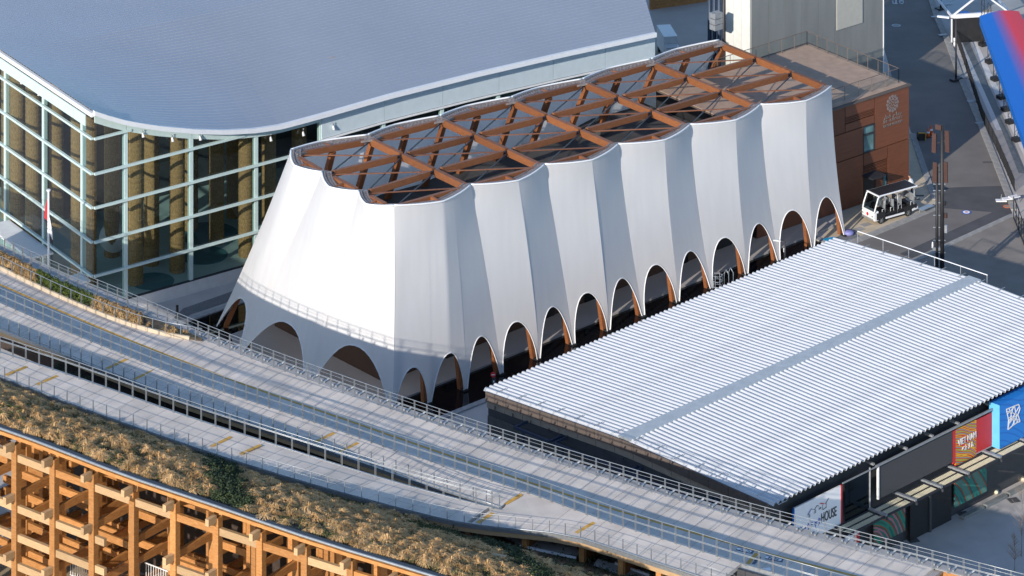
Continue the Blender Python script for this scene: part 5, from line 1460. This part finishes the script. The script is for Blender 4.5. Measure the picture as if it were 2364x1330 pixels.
# ---- red and blue canopy on black trusses with ballast boxes
rb = thing('gradient_canopy', 'long canopy with red top fading to bright blue edge at the right', 'canopy', U(2300, 250))
def grad():
    m = bpy.data.materials.new('gradient_cloth'); m.use_nodes = True
    N, L = m.node_tree.nodes, m.node_tree.links; b = N['Principled BSDF']; b.inputs['Roughness'].default_value = .6
    tc = N.new('ShaderNodeTexCoord'); s = N.new('ShaderNodeSeparateXYZ'); L.new(tc.outputs['UV'], s.inputs[0])
    n = N.new('ShaderNodeTexNoise'); n.inputs['Scale'].default_value = .25; L.new(tc.outputs['Object'], n.inputs['Vector'])
    r = N.new('ShaderNodeValToRGB'); e = r.color_ramp.elements
    e[0].position, e[1].position = .26, .62; e[0].color = (.0, .13, .52, 1); e[1].color = (.74, .03, .055, 1)
    q = e.new(.44); q.color = (.24, .09, .30, 1)
    L.new(s.outputs[0], r.inputs[0]); L.new(r.outputs[0], b.inputs['Base Color'])
    return m
ZC = 6.0
ca, cb_, cc, cd = U(2262, 37, ZC), U(2352, 26, ZC), U(2560, 390, ZC), U(2392, 400, ZC)
n_ = 24
gm = MB()
gm.grid([[lerp(lerp(ca, cd, i / n_), lerp(cb_, cc, i / n_), j / 12) + ZUP * (.25 * math.sin(math.pi * j / 12)) for j in range(13)] for i in range(n_ + 1)])
go = gm.build('cloth_top', grad(), rb, smooth=True)
uv = go.data.uv_layers.new(name='UVMap')
for poly_ in go.data.polygons:
    for li in poly_.loop_indices:
        vi = go.data.loops[li].vertex_index; uv.data[li].uv = ((vi % 13) / 12, (vi // 13) / n_)
MB().grid([[lerp(ca, cd, i / n_) - ZUP * .75 for i in range(n_ + 1)], [lerp(ca, cd, i / n_) for i in range(n_ + 1)]]).build('cloth_edge', M['blue'], rb, solid=.06)
MB().bar(ca - ZUP * .4, cb_ - ZUP * .4, .08, .7).build('cloth_edge', M['red'], rb)
for i in range(5):
    p = lerp(ca, cd, (i + .3) / 5) - ZUP * .78; MB().tube([p, p + (cb_ - ca).normalized() * 1.6 + ZUP * .82], .03, 5).build('cloth_tie', M['ink_blue'], rb)
for i, (x, y) in enumerate(((2269, 106), (2284, 146), (2297, 186), (2311, 228), (2321, 256), (2331, 285), (2346, 326))):
    g0 = U(x, y)
    tr = thing('truss_leg', ['black lattice truss leg with ballast box nearest the marquee', 'second truss leg with ballast box from the marquee', 'third truss leg with ballast box from the marquee', 'fourth truss leg with ballast box from the marquee', 'fifth truss leg with ballast box from the marquee', 'sixth truss leg with ballast box from the marquee', 'truss leg with ballast box farthest from the marquee'][i], 'truss', g0, group='truss legs of the gradient canopy')
    MB().box(g0, .62, .62, .32, 30).build('ballast_box', M['black'], tr)
    q = MB(); a, c = g0 + rt * -.14, g0 + rt * .14
    for s in (a, c): q.tube([s + ZUP * .3, s + ZUP * 5.4], .03, 5)
    for k in range(13):
        z = .3 + k * .4; q.tube([a + ZUP * z, c + ZUP * (z + .4)] if k % 2 else [c + ZUP * z, a + ZUP * (z + .4)], .018, 4)
    q.build('lattice', M['black'], tr)
# ---- black mesh fence along the path
fn = thing('mesh_fence', 'black mesh fence running beside the path below the gradient canopy', 'fence', U(2200, 70))
fpts = resample([U(x, y) for x, y in ((2197, 66), (2221, 133), (2240, 192), (2268, 280), (2300, 345), (2325, 402), (2350, 462))], 1.9)
for a, b in zip(fpts[:-1], fpts[1:]):
    MB().tube([a, a + ZUP * 1.15], .04, 6).build('post', M['black'], fn)
    q = MB()
    for z in (.1, 1.1): q.bar(a + ZUP * z, b + ZUP * z, .03, .04)
    for k in range(1, 18): r_ = lerp(a, b, k / 18); q.bar(r_ + ZUP * .1, r_ + ZUP * 1.1, .015, .015)
    for k in range(1, 7): q.bar(a + ZUP * (.1 + k * .15), b + ZUP * (.1 + k * .15), .012, .012)
    tag(q.build('mesh_infill', M['black'], fn), kind='stuff')
fn2 = thing('mesh_fence', 'black double-height fence panel at right edge below the path corner', 'fence', U(2342, 505))
for (xa, ya), (xb, yb) in (((2340, 505), (2352, 535)), ((2352, 535), (2364, 566))):
    a, b = U(xa, ya), U(xb, yb)
    for z in (.05, .9, 1.75): MB().bar(a + ZUP * z, b + ZUP * z, .05, .05).build('rail', M['black'], fn2)
    for p in (a, lerp(a, b, .5), b): MB().tube([p, p + ZUP * 1.8], .035, 6).build('post', M['black'], fn2)
# ---- cones, box, discs, barrier, benches
def cone(px, py, label):
    c = U(px, py); t_ = thing('traffic_cone', label, 'traffic cone', c, group='orange traffic cones')
    MB().box(c, .45, .45, .05, 20).build('base', M['ink'], t_)
    MB().tube([c + ZUP * .05, c + ZUP * .35, c + ZUP * .36, c + ZUP * .5, c + ZUP * .51, c + ZUP * .85], [.19, .14, .14, .10, .10, .03], 12).build('cone_body', M['orange'], t_, smooth=True)
    MB().tube([c + ZUP * .36, c + ZUP * .5], [.147, .112], 12).build('white_band', M['white'], t_, smooth=True)
cone(2143, 317, 'orange traffic cone on the dark road by the antenna mast'); cone(2150, 311, 'orange traffic cone standing just behind the other cone')
bx = U(2127, 322)
bt = thing('black_box', 'black box with yellow edges on the dark road behind the annex', 'box', bx)
MB().box(bx, .62, .6, .62, 10).build('body', M['black'], bt); MB().bar(bx + Vector((.33, -.31, 0)), bx + Vector((.33, -.31, .66)), .07, .07).build('edge', M['yellow'], bt); MB().bar(bx + Vector((-.3, -.31, .66)), bx + Vector((.36, -.31, .66)), .07, .07).build('edge', M['yellow'], bt)
def ground_disc(name, px, py, r_, m, label, cat, ring_m=None, mark=None):
    c = U(px, py, .016); t_ = thing(name, label, cat, c)
    MB().disc(c, r_, 24, .012).build('plate', M[m], t_)
    if ring_m: MB().disc(c + ZUP * .013, r_ * .72, 24, .006).build('inner_plate', M[ring_m], t_)
    if mark: MB().disc(c + ZUP * .020, r_ * .3, 14, .006).build('mark', M[mark], t_)
ground_disc('manhole_cover', 2231, 490, .40, 'ink_blue', 'round blue and white manhole cover on the asphalt road', 'manhole cover', 'paper_white', 'red')
ground_disc('manhole_cover', 2069, 59, .42, 'galv_dull', 'pale round manhole cover on the shaded road at the top', 'manhole cover', 'kerb')
ground_disc('manhole_cover', 2325, 477, .34, 'orange', 'small orange round cover beside the pale cart on the path', 'manhole cover', 'clad_tan')
for x, y, w, l in ((2281, 375, .9, .35), (2113, 452, 1.4, .28), (2116, 460, .6, .2), (1981, 530, 1.0, .7), (1999, 519, .9, .6)):
    struct('drain_cover', MB().box(U(x, y, .012), w, l, .02, 0 if l < .5 else 35), M['asphalt_dark'] if l < .5 else M['kerb'])
for x, y in ((2191, 8), (2160, 38), (2177, 80), (2223, 178), (2243, 233), (2262, 283)): struct('drain_cover', MB().box(U(x, y, .13), .8, .4, .01, 20), M['galv_dull'])
pc = U(2331, 468)
ct = thing('folding_cart', 'pale folded trolley lying on the path by the fence', 'trolley', pc)
for k in range(3): MB().box(pc + Vector((-.7 + k * .55, .1 * k, .15 + .12 * k)), .9, .5, .07, 15 * k).build('tray', M['white'], ct)
for dx_ in (-.8, .8): MB().tube([pc + Vector((dx_, 0, 0)), pc + Vector((dx_ * .8, .2, .6))], .03, 5).build('leg', M['galv'], ct)
bn = U(2131, 490)
st = thing('step_stool', 'low steel folding step beside the kerb behind the shuttle', 'step', bn)
for k in range(2):
    MB().box(bn + dirv(45) * (k * .75) + ZUP * .28, .7, .55, .05, 45).build('tread', M['galv'], st)
    for s in (-1, 1): MB().bar(bn + dirv(45) * (k * .75 + s * .3), bn + dirv(45) * (k * .75 + s * .25) + ZUP * .3, .05, .4).build('leg', M['galv_dull'], st)
bb_ = U(1955, 545)
bg = thing('ground_buoy', 'small violet and white round float beside the last tent foot', 'float', bb_ + dirv(60) * .3)
MB().tube([bb_ + dirv(60) * .3 + ZUP * z for z in (0, .12, .3, .36)], [.3, .45, .38, .1], 14).build('body', mat('violet', (.22, .22, .48), .5, var=.1), bg, smooth=True)
bm = thing('blue_mat', 'bright blue mat on the pale paving at the last tent arch', 'mat', U(1912, 560))
MB().prism([U(x, y) for x, y in ((1899, 557), (1925, 552), (1950, 564), (1922, 571))], .17, .20).build('sheet', mat('cyan_mat', (.01, .30, .55), .5, var=.05), bm)
# ladder hoops behind the folded roof
lh = vp(sline(1672, Vector((vp(0, -.7, 0).x, vp(0, -.7, 0).y, 0)), VX), -.7, 0)
ld_ = thing('access_ladder', 'galvanised access ladder with curved hand hoops behind folded roof', 'ladder', lh)
hz = ZV + 1.15
for i in range(2):
    a = lh + dirv(45) * (.5 * i); c = MB()
    c.tube([a + ZUP * (hz - 1.4), a + ZUP * (hz - .35), a + ZUP * hz + dirv(-45) * .2, a + ZUP * (hz - .3) + dirv(-45) * .45, a + ZUP * (hz - 1.4) + dirv(-45) * .45], .03, 6); c.build('hand_hoop', M['galv'], ld_, smooth=True)
    MB().tube([a, a + ZUP * (hz - 1.3)], .03, 6).build('stile', M['galv'], ld_)
for z in range(19): MB().tube([lh + ZUP * (.3 + z * .35), lh + dirv(45) * .5 + ZUP * (.3 + z * .35)], .02, 5).build('rung', M['galv'], ld_)
cg = MB()
for z in (hz - 1.2, hz - .8, hz - .4): cg.tube([lh + dirv(200) * .55 + Vector((math.cos(a) * .35, math.sin(a) * .35, z)) for a in [math.pi * 2 * i / 12 for i in range(13)]], .02, 5)
for i in range(6): a = math.pi * 2 * i / 6; cg.tube([lh + dirv(200) * .55 + Vector((math.cos(a) * .35, math.sin(a) * .35, hz - 1.4)), lh + dirv(200) * .55 + Vector((math.cos(a) * .35, math.sin(a) * .35, hz - .3))], .02, 5)
cg.build('cage', M['galv'], ld_)
# narrow sign post with red roundel at the corner of the low hall
ns = U(1140, 925)
sg = thing('sign_post', 'narrow dark sign post with a round red no-entry sign at hall corner', 'sign', ns)
k_ = F_PX / (ns.y + D0)
MB().bar(ns, ns + ZUP * 1.75, .26, .12, up=JD).build('post_board', M['ink'], sg)
cbd = MB(); c0 = ns + ZUP * 1.95 - JD * .08
cbd.v += [c0 + Vector((math.cos(2 * math.pi * i / 16) * .2, 0, math.sin(2 * math.pi * i / 16) * .2)) for i in range(16)]; cbd.f.append(tuple(range(16))); cbd.build('roundel', M['red'], sg, solid=.03)
MB().bar(c0 + Vector((-.13, -.03, 0)), c0 + Vector((.13, -.03, 0)), .02, .06).build('white_bar', M['white'], sg)
for i in range(3): MB().bar(ns + Vector((-.06, -.09, .95 + .25 * i)), ns + Vector((.06, -.09, .95 + .25 * i)), .02, .14).build('letter_block', M['paper_white'], sg)
tag(MB().tube([U(409, 735), U(409, 735) + ZUP * 1.0], .11, 10).build('bollard_light', M['black']), 'short black bollard light on the stone bank by the glass hall plinth', 'bollard')
# ---- service yard between glass hall and grey tower
yd = thing('white_truck', 'pale box truck parked in the shaded yard beside the glass hall', 'truck', U(1540, 128))
yb = U(1540, 128)
MB().box(yb + ZUP * .5, 1.25, 3.2, 1.75, 10).build('cargo_box', M['white'], yd); MB().box(yb + dirv(280) * 2.1 + ZUP * .4, 1.2, .9, 1.2, 10).build('cab', M['white_metal'], yd)
for a_ in (-1, 1):
    for b_ in (-1.0, 1.6): MB().tube([yb + dirv(10) * a_ * .45 + dirv(100) * -b_ + ZUP * .28, yb + dirv(10) * a_ * .62 + dirv(100) * -b_ + ZUP * .28], .28, 12).build('wheel', M['rubber'], yd)
flat('yard', [(1505, -10), (1700, -10), (1735, 270), (1540, 270), (1505, 160)], mat('yard', (.46, .39, .335), .85, var=.07, scale=.5), .008)
tb = thing('timber_wall', 'long low timber wall across the back of the service yard', 'wall', U(1510, 20))
for k in range(3):
    p, q = U(1500, 22, 0), U(1690, -6, 0); MB().bar(p + ZUP * (.2 + k * .42), q + ZUP * (.2 + k * .42), .3, .40).build('timber', M['glulam'], tb)
pr = thing('pipe_rack', 'dark vertical pipes and ducts on the wall beside grey tower', 'pipes', tw(s1 + .2, 1, 0))
for k in range(6):
    p = tw(s1 + .15 + .25 * (k % 2), 3.5 + k * .32, 0); MB().tube([p, p + ZUP * (13 - k * .3)], .14 + .05 * (k % 2), 8).build('pipe', M['frame_blue'] if k % 2 else M['dark_steel'], pr, smooth=True)
au = onplane(1664, 42, tw(s1 + .9, 2, 0), TX)
at_ = thing('duct_unit', 'pale striped ventilation unit fixed to the pipes beside grey tower', 'ventilation unit', au)
for k in range(3): MB().bar(au + ZUP * (-.6 + k * .5) + TX * .1, au + ZUP * (-.6 + k * .5) + TX * 1.0, .7, .44).build('segment', M['galv_dull'], at_)
# road lettering at the top edge: 50-style painted strokes
M['road_white'] = mat('road_white', (.55, .57, .58), .7, var=.1, scale=6)
def paint(px): 
    struct('road_marking', MB().sheet([U(x, y, .010) for x, y in px]), M['road_white'])
for q in (((2060, 1), (2062, 1), (2063, 9), (2061, 9)), ((2064, 7), (2072, 7), (2072, 9), (2064, 9)), ((2067, -2), (2070, -2), (2070, 7), (2067, 7)), ((2076, 1), (2086, 1), (2086, 3), (2076, 3)), ((2076, 3), (2078, 3), (2079, 9), (2077, 9)), ((2084, 3), (2086, 3), (2087, 9), (2085, 9)), ((2077, 7), (2087, 7), (2087, 9), (2077, 9))): paint(q)
# ---- bare saplings at the lower right and reeds by the pool
def sapling(px, py, h, label, seed):
    r_ = random.Random(seed); c = U(px, py)
    t_ = thing('bare_sapling', label, 'tree', c, group='bare saplings on the plaza')
    MB().tube([c, c + Vector((.05, 0, h * .5)), c + Vector((-.03, .05, h))], [.035, .025, .01], 6).build('trunk', M['twig'], t_)
    b_ = MB()
    for k in range(46):
        z = h * r_.uniform(.25, .98); a = r_.uniform(0, 6.28); L_ = (h - z) * .45 + .25
        p = c + ZUP * z; q = p + Vector((math.cos(a) * L_ * .6, math.sin(a) * L_ * .6, L_ * .6)); b_.tube([p, q], [.012, .004], 3)
        for m_ in range(3):
            s = lerp(p, q, .4 + .2 * m_); e = s + Vector((r_.gauss(0, .16), r_.gauss(0, .16), .22)); b_.tube([s, e], [.006, .003], 3)
    b_.build('twigs', M['twig'], t_)
sapling(2358, 1285, 5.2, 'taller bare sapling at right edge of the plaza', 1); sapling(2342, 1318, 2.4, 'small reddish bare sapling beside the taller one', 2)
for px, py in ((2108, 1247), (2224, 1187), (2340, 1155)): struct('drain_cover', MB().box(U(px, py, .01), .75, .75, .015, 20), M['asphalt_dark'])
